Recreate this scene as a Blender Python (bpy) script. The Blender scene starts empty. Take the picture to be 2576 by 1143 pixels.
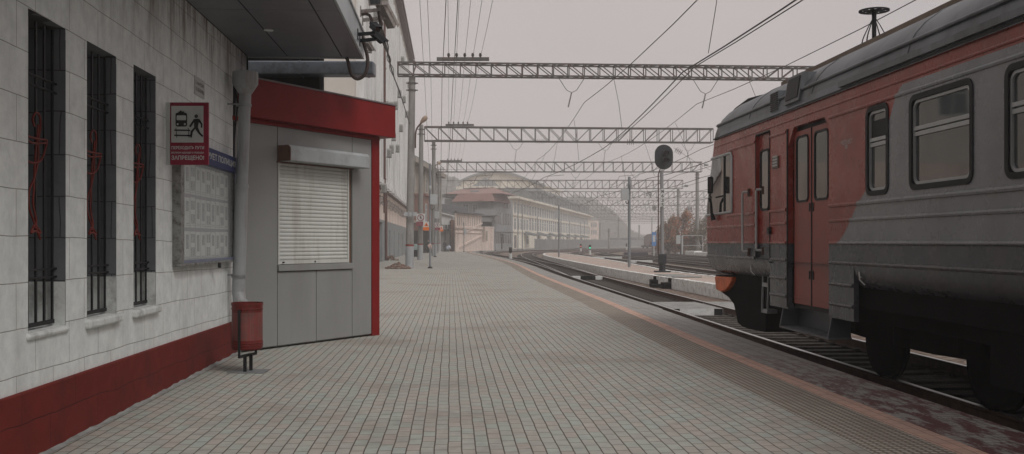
import bpy, bmesh, math, random
from mathutils import Vector, Matrix
R = math.radians
random.seed(11)
HAZE = 0.0015
scn = bpy.context.scene
COL = scn.collection

# ------------------------------------------------------------------ camera
EYE = 1.5
F = 2500.0            # focal length in units of the 2576 px wide reading of the photograph
CX, HY = 1288.0, 609.0
YAW = R(3.55)
SN, CS = math.sin(YAW), math.cos(YAW)
cam_d = bpy.data.cameras.new('camera'); cam = bpy.data.objects.new('camera', cam_d); COL.objects.link(cam)
cam.location = (0, 0, EYE); cam.rotation_euler = (R(90), 0, -YAW)
cam_d.sensor_width = 36.0; cam_d.lens = 36.0*F/2576.0
cam_d.shift_y = (HY-571.5)/2576.0
cam_d.clip_start = 0.1; cam_d.clip_end = 6000
scn.camera = cam

# ------------------------------------------------------------------ world, sun, exposure
W = bpy.data.worlds.new('World'); scn.world = W; W.use_nodes = True
nt = W.node_tree; nt.nodes.clear()
wo = nt.nodes.new('ShaderNodeOutputWorld'); bg = nt.nodes.new('ShaderNodeBackground')
sky = nt.nodes.new('ShaderNodeTexSky'); sky.sky_type = 'NISHITA'; sky.sun_disc = False
SUN_EL, SUN_ROT = R(50), R(140)
sky.sun_elevation = SUN_EL; sky.sun_rotation = SUN_ROT; sky.dust_density = 6.0
mx = nt.nodes.new('ShaderNodeMix'); mx.data_type = 'RGBA'
mx.inputs['Factor'].default_value = 0.94          # thick overcast layer over the clear sky
mx.inputs['B'].default_value = (3.1, 2.81, 2.76, 1)
cn = nt.nodes.new('ShaderNodeTexNoise'); cn.inputs['Scale'].default_value = 2.2; cn.inputs['Detail'].default_value = 5; cr = nt.nodes.new('ShaderNodeValToRGB')   # faint cloud structure
cmap = nt.nodes.new('ShaderNodeMapping'); cmap.inputs['Scale'].default_value = (1, 1, 3.5); ctc = nt.nodes.new('ShaderNodeTexCoord')
nt.links.new(ctc.outputs['Generated'], cmap.inputs['Vector']); nt.links.new(cmap.outputs[0], cn.inputs['Vector']); nt.links.new(cn.outputs['Fac'], cr.inputs[0])
cr.color_ramp.elements[0].position = .3; cr.color_ramp.elements[0].color = (2.9, 2.66, 2.68, 1); cr.color_ramp.elements[1].position = .7; cr.color_ramp.elements[1].color = (3.3, 2.95, 2.84, 1)
nt.links.new(cr.outputs[0], mx.inputs['B'])
nt.links.new(sky.outputs[0], mx.inputs['A']); nt.links.new(mx.outputs['Result'], bg.inputs['Color'])
bg.inputs['Strength'].default_value = 0.15
nt.links.new(bg.outputs[0], wo.inputs['Surface'])
sd = bpy.data.lights.new('sun', 'SUN'); sd.energy = 1.5; sd.angle = R(28); sd.color = (1.0, 0.995, 0.97)
sun = bpy.data.objects.new('sun', sd); COL.objects.link(sun)
# veiled sun high behind the camera, to the right, over the train
sun.rotation_euler = (R(90)-SUN_EL, 0, R(40))
scn.view_settings.view_transform = 'Standard'; scn.view_settings.look = 'None'
scn.view_settings.exposure = 0.18; scn.view_settings.gamma = 1.0
scn.cycles.max_bounces = 10; scn.cycles.volume_bounces = 6
scn.cycles.diffuse_bounces = 4; scn.cycles.glossy_bounces = 3; scn.cycles.transparent_max_bounces = 12
scn.cycles.use_denoising = True

# ------------------------------------------------------------------ frames of reference
def C(X, Z, z=0.0):
    "a place X metres right and Z metres ahead of the viewpoint -> world"
    return Vector((X*CS+Z*SN, Z*CS-X*SN, z))
def P(x, y, Z):
    "the place seen at reading (x, y), Z metres ahead -> world"
    X = (x-CX)/F*Z
    return C(X, Z, EYE+(HY-y)/F*Z)
def side(x, y, u):
    "where the sight line meets the upright plane at world x = u"
    Z = u/(CS*(x-CX)/F+SN)
    return P(x, y, Z)

# ------------------------------------------------------------------ mesh builder
def woff(o):
    v = Vector((0, 0, 0))
    while o is not None:
        v += o.location; o = o.parent
    return v
class MB:
    def __init__(s): s.v = []; s.f = []; s.mi = []; s.m = 0; s.sm = []
    def add(s, vs, fs, smooth=False):
        b = len(s.v); s.v += [tuple(p) for p in vs]
        for f in fs:
            s.f.append(tuple(b+i for i in f)); s.mi.append(s.m); s.sm.append(smooth)
    def box(s, x0, x1, y0, y1, z0, z1):
        s.hexa([(x0,y0,z0),(x1,y0,z0),(x1,y1,z0),(x0,y1,z0),(x0,y0,z1),(x1,y0,z1),(x1,y1,z1),(x0,y1,z1)])
    def hexa(s, p):
        s.add(p, [(0,3,2,1),(4,5,6,7),(0,1,5,4),(1,2,6,5),(2,3,7,6),(3,0,4,7)])
    def obox(s, c, ax, hx, hy, z0, z1):
        "box centred on c in plan, long axis ax"
        ax = Vector((ax[0], ax[1], 0)).normalized(); ay = Vector((-ax.y, ax.x, 0)); c = Vector((c[0], c[1], 0))
        q = [c-ax*hx-ay*hy, c+ax*hx-ay*hy, c+ax*hx+ay*hy, c-ax*hx+ay*hy]
        s.hexa([(a.x, a.y, z0) for a in q]+[(a.x, a.y, z1) for a in q])
    def bar(s, p0, p1, w, h=None):
        "square bar between two points"
        h = h or w; p0 = Vector(p0); p1 = Vector(p1); d = (p1-p0).normalized()
        up = Vector((0, 0, 1)) if abs(d.z) < .95 else Vector((0, 1, 0))
        a = d.cross(up).normalized()*w/2; b = a.cross(d).normalized()*h/2
        s.hexa([p0-a-b, p0+a-b, p0+a+b, p0-a+b, p1-a-b, p1+a-b, p1+a+b, p1-a+b])
    def tube(s, pts, r, n=8, r1=None, caps=True, smooth=True):
        pts = [Vector(p) for p in pts]; k = len(pts)
        rs = [r if r1 is None else r+(r1-r)*i/(k-1) for i in range(k)] if not isinstance(r, (list, tuple)) else r
        vs = []; prev = None
        for i, p in enumerate(pts):
            d = (pts[min(i+1, k-1)]-pts[max(i-1, 0)]).normalized()
            if prev is None:
                up = Vector((0, 0, 1)) if abs(d.z) < .9 else Vector((0, 1, 0))
                a = d.cross(up).normalized()
            else:
                a = (prev-d*prev.dot(d)).normalized()
            prev = a; b = d.cross(a)
            for j in range(n):
                t = 2*math.pi*j/n
                vs.append(p+a*math.cos(t)*rs[i]+b*math.sin(t)*rs[i])
        fs = [(i*n+j, i*n+(j+1) % n, (i+1)*n+(j+1) % n, (i+1)*n+j) for i in range(k-1) for j in range(n)]
        s.add(vs, fs, smooth)
        if caps:
            s.add(vs[:n], [tuple(range(n))[::-1]]); s.add(vs[-n:], [tuple(range(n))])
    def cyl(s, c, r, z0, z1, n=16, r1=None):
        s.tube([(c[0], c[1], z0), (c[0], c[1], z1)], r, n, r if r1 is None else r1)
    def prism(s, poly, vec):
        "planar polygon pushed along vec"
        poly = [Vector(p) for p in poly]; n = len(poly); vec = Vector(vec)
        s.add(poly+[p+vec for p in poly], [tuple(range(n))[::-1], tuple(range(n, 2*n))]+[(i, (i+1) % n, n+(i+1) % n, n+i) for i in range(n)])
    def build(s, name, mat, parent=None, loc=None, bevel=0, angle=None):
        me = bpy.data.meshes.new(name)
        off = woff(parent) if parent is not None else Vector((0, 0, 0))
        if loc is not None: off = Vector(loc)
        me.from_pydata([(p[0]-off.x, p[1]-off.y, p[2]-off.z) for p in s.v], [], s.f)
        mats = mat if isinstance(mat, (list, tuple)) else [mat]
        for m in mats: me.materials.append(m)
        me.polygons.foreach_set('material_index', s.mi); me.polygons.foreach_set('use_smooth', s.sm)
        me.update()
        bm = bmesh.new(); bm.from_mesh(me); bmesh.ops.recalc_face_normals(bm, faces=bm.faces); bm.to_mesh(me); bm.free()
        o = bpy.data.objects.new(name, me); COL.objects.link(o)
        if parent is not None: o.parent = parent
        elif loc is not None: o.location = loc
        if bevel:
            b = o.modifiers.new('bevel', 'BEVEL'); b.width = bevel; b.segments = 2; b.limit_method = 'ANGLE'; b.angle_limit = R(35)
        return o
def tag(o, label=None, cat=None, group=None, kind=None):
    if label: o['label'] = label
    if cat: o['category'] = cat
    if group: o['group'] = group
    if kind: o['kind'] = kind
    return o
def thing(name, label, cat, loc, group=None, kind=None):
    o = bpy.data.objects.new(name, None); COL.objects.link(o); o.location = loc; o.empty_display_size = .2
    return tag(o, label, cat, group, kind)
class Fr:
    "upright wall frame: A to B along the ground, outward normal to the right-hand side or the left"
    def __init__(s, A, B, flip=False):
        s.A = Vector((A[0], A[1], 0)); s.B = Vector((B[0], B[1], 0)); s.L = (s.B-s.A).length
        s.t = (s.B-s.A).normalized(); s.n = Vector((s.t.y, -s.t.x, 0))
        if flip: s.n = -s.n
    def p(s, a, z, d=0): q = s.A+s.t*a+s.n*d; return Vector((q.x, q.y, z))
    def box(s, mb, a0, a1, z0, z1, d0, d1):
        mb.hexa([s.p(a0,z0,d0), s.p(a1,z0,d0), s.p(a1,z0,d1), s.p(a0,z0,d1), s.p(a0,z1,d0), s.p(a1,z1,d0), s.p(a1,z1,d1), s.p(a0,z1,d1)])
    def holes(s, mb, a0, a1, z0, z1, holes, depth, back=False):
        "wall face with rectangular openings and their reveals"
        xs = sorted({a0, a1}|{h[0] for h in holes}|{h[1] for h in holes}); zs = sorted({z0, z1}|{h[2] for h in holes}|{h[3] for h in holes})
        for i in range(len(xs)-1):
            for j in range(len(zs)-1):
                cx = (xs[i]+xs[i+1])/2; cz = (zs[j]+zs[j+1])/2
                if any(h[0] < cx < h[1] and h[2] < cz < h[3] for h in holes): continue
                mb.add([s.p(xs[i], zs[j]), s.p(xs[i+1], zs[j]), s.p(xs[i+1], zs[j+1]), s.p(xs[i], zs[j+1])], [(0, 1, 2, 3)])
        for (a, b, c, d) in holes:
            o = [s.p(a, c), s.p(b, c), s.p(b, d), s.p(a, d)]; q = [s.p(a, c, -depth), s.p(b, c, -depth), s.p(b, d, -depth), s.p(a, d, -depth)]
            mb.add(o+q, [(0, 1, 5, 4), (1, 2, 6, 5), (2, 3, 7, 6), (3, 0, 4, 7)])
def ringmesh(mb, fr, a0, a1, z0, z1, w, d0, d1, r=.08, n=5):
    "rounded rectangular frame standing on a wall frame between depths d0 and d1"
    def loop(a0, a1, z0, z1, r):
        out = []
        for (cx, cz, st) in ((a1-r, z1-r, 0), (a0+r, z1-r, 90), (a0+r, z0+r, 180), (a1-r, z0+r, 270)):
            for i in range(n+1):
                t = R(st+90*i/n); out.append((cx+r*math.cos(t), cz+r*math.sin(t)))
        return out
    o = loop(a0-w, a1+w, z0-w, z1+w, r+w); i_ = loop(a0, a1, z0, z1, r); k = len(o)
    vs = [fr.p(a, z, d0) for a, z in o]+[fr.p(a, z, d1) for a, z in o]+[fr.p(a, z, d1) for a, z in i_]+[fr.p(a, z, d0) for a, z in i_]
    fs = []
    for j in range(k):
        q = (j+1) % k
        fs += [(j, q, k+q, k+j), (k+j, k+q, 2*k+q, 2*k+j), (2*k+j, 2*k+q, 3*k+q, 3*k+j)]
    mb.add(vs, fs)
def rrect(mb, fr, a0, a1, z0, z1, d, r=.08, n=5):
    out = []
    for (cx, cz, st) in ((a1-r, z1-r, 0), (a0+r, z1-r, 90), (a0+r, z0+r, 180), (a1-r, z0+r, 270)):
        for i in range(n+1):
            t = R(st+90*i/n); out.append(fr.p(cx+r*math.cos(t), cz+r*math.sin(t), d))
    mb.add(out, [tuple(range(len(out)))])
def text(name, body, mat, parent, origin, right, up, size, width=None, extrude=.001, align='LEFT', bold=0.0):
    "lettering as a mesh lying in the plane of right and up"
    cu = bpy.data.curves.new(name, 'FONT'); cu.body = body; cu.size = 1.0; cu.extrude = 0; cu.offset = bold; cu.resolution_u = 3
    tmp = bpy.data.objects.new(name, cu); COL.objects.link(tmp)
    bpy.context.view_layer.update()
    me = bpy.data.meshes.new_from_object(tmp.evaluated_get(bpy.context.evaluated_depsgraph_get()))
    bpy.data.objects.remove(tmp)
    xs = [v.co.x for v in me.vertices]; ys = [v.co.y for v in me.vertices]
    w = max(xs)-min(xs); h = max(ys)-min(ys)
    sy = size/h; sx = (width/w) if width else sy
    right = Vector(right).normalized(); up = Vector(up).normalized(); n = right.cross(up)
    off = woff(parent); x0 = min(xs); y0 = min(ys)
    if align == 'CENTER': x0 = (min(xs)+max(xs))/2
    for v in me.vertices:
        q = Vector(origin)+right*((v.co.x-x0)*sx)+up*((v.co.y-y0)*sy)+n*extrude-off
        v.co = q
    me.materials.clear(); me.materials.append(mat)
    o = bpy.data.objects.new(name, me); COL.objects.link(o); o.parent = parent
    return o
def catmull(pts, n=8):
    pts = [Vector(p) for p in pts]; out = []
    for i in range(len(pts)-1):
        p0 = pts[max(i-1, 0)]; p1 = pts[i]; p2 = pts[i+1]; p3 = pts[min(i+2, len(pts)-1)]
        for k in range(n):
            t = k/n
            out.append(.5*((2*p1)+(p2-p0)*t+(2*p0-5*p1+4*p2-p3)*t*t+(3*p1-p0-3*p2+p3)*t**3))
    out.append(pts[-1]); return out
def offset(line, d):
    "shift a plan polyline sideways (positive = to its right)"
    out = []
    for i, p in enumerate(line):
        t = (line[min(i+1, len(line)-1)]-line[max(i-1, 0)]); t.z = 0; t.normalize()
        out.append(p+Vector((t.y, -t.x, 0))*d)
    return out
def resample(line, step):
    out = [line[0].copy()]; acc = 0.0; tang = []
    for i in range(len(line)-1):
        a, b = line[i], line[i+1]; L = (b-a).length; d = step-acc
        while d <= L:
            out.append(a+(b-a)*(d/L)); d += step
        acc = L-(d-step)
    return out

# ------------------------------------------------------------------ materials
def newmat(name):
    m = bpy.data.materials.new(name); m.use_nodes = True
    n = m.node_tree; b = n.nodes['Principled BSDF']; return m, n, b
def node(n, t, **kw):
    x = n.nodes.new(t)
    for k, v in kw.items(): setattr(x, k, v)
    return x
def mixc(n, fac, a, b, blend='MIX'):
    m = node(n, 'ShaderNodeMix', data_type='RGBA', blend_type=blend)
    for i, v in (('Factor', fac), ('A', a), ('B', b)):
        if hasattr(v, 'is_linked') or isinstance(v, bpy.types.NodeSocket): n.links.new(v, m.inputs[i])
        elif i == 'Factor': m.inputs[i].default_value = v
        else: m.inputs[i].default_value = (*v, 1) if len(v) == 3 else v
    return m.outputs['Result']
def noise(n, scale, detail=4, rough=.6, vec=None, sx=(1, 1, 1)):
    t = node(n, 'ShaderNodeTexNoise'); t.inputs['Scale'].default_value = scale; t.inputs['Detail'].default_value = detail; t.inputs['Roughness'].default_value = rough
    if vec is None:
        tc = node(n, 'ShaderNodeTexCoord'); vec = tc.outputs['Object']
    mp = node(n, 'ShaderNodeMapping'); mp.inputs['Scale'].default_value = sx
    n.links.new(vec, mp.inputs['Vector']); n.links.new(mp.outputs[0], t.inputs['Vector'])
    return t.outputs['Fac']
def ramp(n, fac, stops):
    r = node(n, 'ShaderNodeValToRGB'); n.links.new(fac, r.inputs[0])
    el = r.color_ramp.elements
    while len(el) < len(stops): el.new(.5)
    for e, (p, c) in zip(el, stops):
        e.position = p; e.color = (*c, 1) if len(c) == 3 else (c[0], c[0], c[0], 1)
    return r.outputs[0]
def bump(n, b, h, strength=.3, dist=.01):
    k = node(n, 'ShaderNodeBump'); k.inputs['Strength'].default_value = strength; k.inputs['Distance'].default_value = dist
    n.links.new(h, k.inputs['Height']); n.links.new(k.outputs[0], b.inputs['Normal'])
def cool(c): return (c[0]*.955, c[1]*1.0, c[2]*1.035) if max(c) < 1.5*min(c) else c
def M(name, col, rough=.7, metal=0.0, var=.25, scale=3.0, dirt=None, dirt_amt=.5, streak=False, bmp=0.0, bscale=40, spec=.28, lo=.48, hi=.68):
    "painted / plain surface with worn, uneven colour"
    col = cool(col); dirt = cool(dirt) if dirt else None
    m, n, b = newmat(name)
    a = noise(n, scale, 6, .65)
    dark = tuple(c*(1-var) for c in col); lite = tuple(min(1, c*(1+var*.6)) for c in col)
    c = ramp(n, a, [(.3, dark), (.7, lite)])
    if dirt:
        d = noise(n, scale*1.7, 8, .7, sx=(1, 1, .12) if streak else (1, 1, 1))
        f = ramp(n, d, [(lo, (0,)), (hi, (dirt_amt,))]); c = mixc(n, f, c, dirt)
    n.links.new(c, b.inputs['Base Color'])
    b.inputs['Roughness'].default_value = rough; b.inputs['Metallic'].default_value = metal
    b.inputs['Specular IOR Level'].default_value = spec
    if bmp: bump(n, b, noise(n, bscale, 5, .6), bmp, .01)
    return m
def brickmat(name, c1, c2, mortar, bw, rh, ms, axes='yx', rough=.85, bmp=.4, dirt=None, dscale=1.2, damt=.5, offs=.5, tilt=0, bias=0, streaks=False, smooth=.1, wob=.28, patch=None, rust=None):
    c1 = cool(c1); c2 = cool(c2)
    m, n, b = newmat(name)
    tc = node(n, 'ShaderNodeTexCoord'); sp = node(n, 'ShaderNodeSeparateXYZ'); n.links.new(tc.outputs['Object'], sp.inputs[0])
    cb = node(n, 'ShaderNodeCombineXYZ'); o = dict(x=sp.outputs[0], y=sp.outputs[1], z=sp.outputs[2])
    n.links.new(o[axes[0]], cb.inputs[0])
    yy = o[axes[1]]
    if tilt:
        k = node(n, 'ShaderNodeMath', operation='MULTIPLY_ADD'); n.links.new(o[axes[0]], k.inputs[0]); k.inputs[1].default_value = tilt; n.links.new(yy, k.inputs[2]); yy = k.outputs[0]
    n.links.new(yy, cb.inputs[1])
    wv = noise(n, 1.3, 3, .5); wbn = node(n, 'ShaderNodeVectorMath', operation='SCALE'); wc = node(n, 'ShaderNodeCombineXYZ')
    n.links.new(wv, wc.inputs[0]); n.links.new(wv, wc.inputs[1]); n.links.new(wc.outputs[0], wbn.inputs[0]); wbn.inputs['Scale'].default_value = rh*wob
    ad = node(n, 'ShaderNodeVectorMath', operation='ADD'); n.links.new(cb.outputs[0], ad.inputs[0]); n.links.new(wbn.outputs[0], ad.inputs[1])
    t = node(n, 'ShaderNodeTexBrick'); n.links.new(ad.outputs[0], t.inputs['Vector']); t.offset = offs
    t.inputs['Color1'].default_value = (*c1, 1); t.inputs['Color2'].default_value = (*c2, 1); t.inputs['Mortar'].default_value = (*mortar, 1)
    t.inputs['Scale'].default_value = 1; t.inputs['Mortar Size'].default_value = ms; t.inputs['Mortar Smooth'].default_value = smooth
    t.inputs['Bias'].default_value = bias; t.inputs['Brick Width'].default_value = bw; t.inputs['Row Height'].default_value = rh
    c = mixc(n, .55, t.outputs['Color'], ramp(n, noise(n, 6, 6, .7), [(.3, (.62, .62, .62)), (.7, (1.15, 1.13, 1.1))]), 'MULTIPLY')
    if dirt:
        f = ramp(n, noise(n, dscale, 8, .68, sx=(1, 1, .18) if streaks else (1, 1, 1)), [(.5, (0,)), (.72, (damt,))]); c = mixc(n, f, c, dirt)
    if rust:    # rust runs under the roof line
        mr = node(n, 'ShaderNodeMapRange'); n.links.new(sp.outputs[2], mr.inputs['Value']); mr.inputs['From Min'].default_value = rust[0]; mr.inputs['From Max'].default_value = rust[1]
        rn = ramp(n, noise(n, 4.5, 7, .75, sx=(1, 1, .14)), [(.47, (0,)), (.62, (.9,))]); pm = node(n, 'ShaderNodeMath', operation='MULTIPLY'); n.links.new(mr.outputs[0], pm.inputs[0]); n.links.new(rn, pm.inputs[1])
        c = mixc(n, pm.outputs[0], c, (.12, .05, .03))
    if patch:   # red oxide spilt on the edge course
        pc, y0, y1 = patch; mr = node(n, 'ShaderNodeMapRange'); mr.interpolation_type = 'SMOOTHSTEP'; n.links.new(sp.outputs[1], mr.inputs['Value']); mr.inputs['From Min'].default_value = y1; mr.inputs['From Max'].default_value = y0
        pn = ramp(n, noise(n, 3.2, 6, .75, sx=(2.6, .7, 1)), [(.455, (0,)), (.54, (.92,))]); pm = node(n, 'ShaderNodeMath', operation='MULTIPLY'); n.links.new(mr.outputs[0], pm.inputs[0]); n.links.new(pn, pm.inputs[1])
        inv0 = node(n, 'ShaderNodeMath', operation='SUBTRACT'); inv0.inputs[0].default_value = 1; n.links.new(t.outputs['Fac'], inv0.inputs[1]); pm2 = node(n, 'ShaderNodeMath', operation='MULTIPLY'); n.links.new(pm.outputs[0], pm2.inputs[0]); n.links.new(inv0.outputs[0], pm2.inputs[1])
        c = mixc(n, pm2.outputs[0], c, pc)
    n.links.new(c, b.inputs['Base Color']); b.inputs['Roughness'].default_value = rough
    inv = node(n, 'ShaderNodeMath', operation='SUBTRACT'); inv.inputs[0].default_value = 1; n.links.new(t.outputs['Fac'], inv.inputs[1])
    ad2 = node(n, 'ShaderNodeMath', operation='MULTIPLY_ADD'); n.links.new(noise(n, 60, 4, .6), ad2.inputs[0]); ad2.inputs[1].default_value = .25; n.links.new(inv.outputs[0], ad2.inputs[2])
    bump(n, b, ad2.outputs[0], bmp, .006)
    return m
# ------------------------------------------------------------------ shared materials
m_pav = brickmat('paving', (.36, .375, .33), (.395, .34, .295), (.085, .065, .052), .2, .1, .005, 'yx', .8, .7, dirt=(.18, .145, .12), dscale=.45, damt=.7)
m_edgepav = brickmat('edge_paving', (.33, .33, .30), (.30, .27, .245), (.07, .05, .04), .2, .1, .005, 'xy', .7, .5, dirt=(.17, .14, .125), dscale=1.0, damt=.6, offs=0, patch=((.085, .008, .010), 8.5, 15.5))
m_salmon = brickmat('salmon_paving', (.56, .36, .28), (.50, .34, .27), (.2, .12, .09), .2, .11, .004, 'yx', .8, .4, dirt=(.24, .17, .14), dscale=3, damt=.7)
m_pinkpav = brickmat('pink_paving', (.52, .37, .31), (.48, .42, .36), (.18, .12, .09), .4, .2, .008, 'xy', .85, .4, dirt=(.26, .24, .21), dscale=.8, damt=.8)
m_conc = M('concrete', (.30, .285, .265), .85, var=.3, scale=2, dirt=(.12, .11, .10), dirt_amt=.6, streak=True, bmp=.5, bscale=25)
m_kerbw = M('whitewashed_concrete', (.78, .76, .71), .9, var=.18, scale=4, dirt=(.22, .19, .16), dirt_amt=.65, streak=False, bmp=.9, bscale=9)
m_black = M('black_metal', (.012, .012, .013), .55, var=.3)
m_dark = M('dark_equipment', (.009, .0085, .0085), .9, var=.4, spec=.04)
m_steel = M('galvanised_steel', (.33, .33, .33), .5, .6, var=.2, dirt=(.15, .12, .1), dirt_amt=.5)
m_truss = M('truss_steel', (.10, .095, .09), .8, var=.35, scale=1.5, dirt=(.14, .055, .03), dirt_amt=.8)
m_rail_head = M('rail_head', (.5, .48, .46), .28, .9, var=.1)
m_rust = M('rusty_steel', (.075, .042, .03), .85, var=.4, scale=8)
m_wood = M('timber_sleeper', (.06, .05, .042), .95, var=.5, scale=5, dirt=(.12, .105, .09), dirt_amt=.6, bmp=.6)
m_wire = M('wire', (.035, .033, .033), .6, var=.1)
m_white = M('white_paint', (.62, .61, .58), .6, var=.12, dirt=(.3, .27, .24), dirt_amt=.5)
m_redpaint = M('red_paint', (.22, .03, .028), .6, var=.2)
m_porc = M('brown_porcelain', (.05, .035, .03), .3, var=.2)
m_glass = M('window_glass', (.06, .065, .065), .12, var=.3, scale=.7, spec=.8)

def ballast(name, a, b_, c_, sc=14):
    m, n, b = newmat(name)
    v = node(n, 'ShaderNodeTexVoronoi'); v.inputs['Scale'].default_value = sc
    tc = node(n, 'ShaderNodeTexCoord'); n.links.new(tc.outputs['Object'], v.inputs['Vector'])
    sp = node(n, 'ShaderNodeSeparateColor'); n.links.new(v.outputs['Color'], sp.inputs[0])
    c = ramp(n, sp.outputs[0], [(0, a), (.5, b_), (1, c_)])
    c = mixc(n, ramp(n, noise(n, .35, 6, .7), [(.35, (0,)), (.65, (.6,))]), c, (.13, .08, .055))
    n.links.new(c, b.inputs['Base Color']); b.inputs['Roughness'].default_value = .95
    bump(n, b, v.outputs['Distance'], .9, .03); return m
m_ballast = ballast('ballast', (.07, .05, .04), (.15, .11, .088), (.30, .26, .215), 9)

# ------------------------------------------------------------------ plan lines
def L(pts): return catmull([C(*p) if len(p) == 2 else Vector((p[0], p[1], 0)) for p in pts], 8)
def LW(world, camp): return catmull([Vector((a, b, 0)) for a, b in world]+[C(a, b) for a, b in camp], 8)
EDGE = LW([(4.52, -16), (4.52, 0), (4.52, 12)], [(3.2, 24.9), (2.08, 45), (.95, 70), (-.9, 95), (-3.2, 119), (-5.0, 140), (-5.6, 160), (-4, 182), (3, 212), (16, 245), (36, 283), (62, 322)])
TR_A = LW([(6.4, -16), (6.4, 0), (6.4, 15), (6.5, 25)], [(3.75, 50), (2.75, 75), (1.1, 98), (-.9, 117), (-2.9, 138), (-3.6, 160), (-1.9, 181), (4.9, 208), (17.6, 241), (37.6, 279), (64, 318), (100, 362)])
TR_A2 = LW([], [(3.75, 50), (3.15, 75), (2.45, 100), (2.0, 125), (2.5, 150), (5, 173), (11, 201), (23, 234), (43, 272), (69, 311), (105, 355)])
TR_B = LW([(14.6, -16), (14.6, 20), (14.75, 40)], [(11.4, 55), (10.9, 80), (9.7, 110), (9.2, 138), (10.4, 162), (15.5, 190), (27.5, 226), (47, 264), (73, 302), (109, 346)])
TR_C = offset(TR_B, 4.4); TR_D = offset(TR_B, 8.9); TR_E = offset(TR_B, 13.6); TR_F = offset(TR_B, 18.6)

def strip(name, line, d0, d1, z, mat, y_from=-99, y_to=999):
    a = offset(line, d0); b = offset(line, d1); mb = MB()
    q = [(p, r) for p, r in zip(a, b) if y_from <= p.y <= y_to]
    vs = []
    for p, r in q: vs += [(p.x, p.y, z), (r.x, r.y, z)]
    mb.add(vs, [(2*i, 2*i+1, 2*i+3, 2*i+2) for i in range(len(q)-1)])
    return mb
# platform: paving field, tactile strip, salmon stripe, edge course
a = offset(EDGE, -1.5); mb = MB(); vs = []
for p in a: vs += [(-70, p.y, 0), (p.x, p.y, 0)]
mb.add(vs, [(2*i, 2*i+1, 2*i+3, 2*i+2) for i in range(len(a)-1)])
tag(mb.build('platform', m_pav), 'grey and pink block paving of the platform', None, None, 'structure')
tag(strip('e', EDGE, -.7, 0, 0, m_edgepav).build('platform_edge', m_edgepav), kind='structure')
tag(strip('s', EDGE, -.92, -.7, 0, m_salmon).build('platform_stripe', m_salmon), kind='structure')
# tactile strip with real low studs near the camera
m, n, b = newmat('tactile'); m_tact = m
tc = node(n, 'ShaderNodeTexCoord'); v = node(n, 'ShaderNodeTexVoronoi'); v.inputs['Scale'].default_value = 16; v.inputs['Randomness'].default_value = 0
n.links.new(tc.outputs['Object'], v.inputs['Vector'])
c = ramp(n, v.outputs['Distance'], [(.28, (.40, .365, .31)), (.42, (.13, .11, .09))])
c = mixc(n, ramp(n, noise(n, 2.2, 5, .6), [(.4, (0,)), (.7, (.6,))]), c, (.17, .13, .105))
n.links.new(c, b.inputs['Base Color']); b.inputs['Roughness'].default_value = .85
inv = node(n, 'ShaderNodeMath', operation='SUBTRACT'); inv.inputs[0].default_value = .5; n.links.new(v.outputs['Distance'], inv.inputs[1]); bump(n, b, inv.outputs[0], .8, .02)
tag(strip('t', EDGE, -1.5, -.92, 0, m_tact).build('tactile_paving', m_tact), kind='structure')
# vertical platform face
mb = MB(); vs = []
for p in EDGE: vs += [(p.x-.02, p.y, -.02), (p.x-.02, p.y, -.9)]
mb.add(vs, [(2*i, 2*i+1, 2*i+3, 2*i+2) for i in range(len(EDGE)-1)])
q = offset(EDGE, 0); vs = []
for p in EDGE: vs += [(p.x-.02, p.y, -.02), (p.x, p.y, -.004), (p.x, p.y, -.06), (p.x-.02, p.y, -.06)]
mb.add(vs, [(4*i+1, 4*i+2, 4*i+6, 4*i+5) for i in range(len(EDGE)-1)])
tag(mb.build('platform_face', m_conc), kind='structure')

def edge_x(y):
    for i in range(len(EDGE)-1):
        if EDGE[i].y <= y <= EDGE[i+1].y:
            t = (y-EDGE[i].y)/(EDGE[i+1].y-EDGE[i].y); return EDGE[i].x+(EDGE[i+1].x-EDGE[i].x)*t
    return EDGE[0].x if y < EDGE[0].y else EDGE[-1].x+(y-EDGE[-1].y)*.9
def gz(x, y):
    d = x-edge_x(y); t = max(0, min(1, (d-27)/10)); t = t*t*(3-2*t)
    k = max(0, min(1, (y-60)/50))*max(0, min(1, (330-y)/100))
    return -.44-.75*t*k
mb = MB(); xs = [-300, -120, -60]+[-20+4*i for i in range(60)]+[240, 300, 400, 600, 900]; ys = [-60, -20]+[i*8 for i in range(50)]+[420, 500, 700, 1000]
for y in ys:
    for x in xs: mb.v.append((x, y, gz(x, y)+(random.uniform(-.03, .03) if 0 < x < 60 else 0)))
nx = len(xs)
for j in range(len(ys)-1):
    for i in range(nx-1): mb.f.append((j*nx+i, j*nx+i+1, (j+1)*nx+i+1, (j+1)*nx+i)); mb.mi.append(0); mb.sm.append(True)
tag(mb.build('ground', m_ballast), kind='structure')

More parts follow.
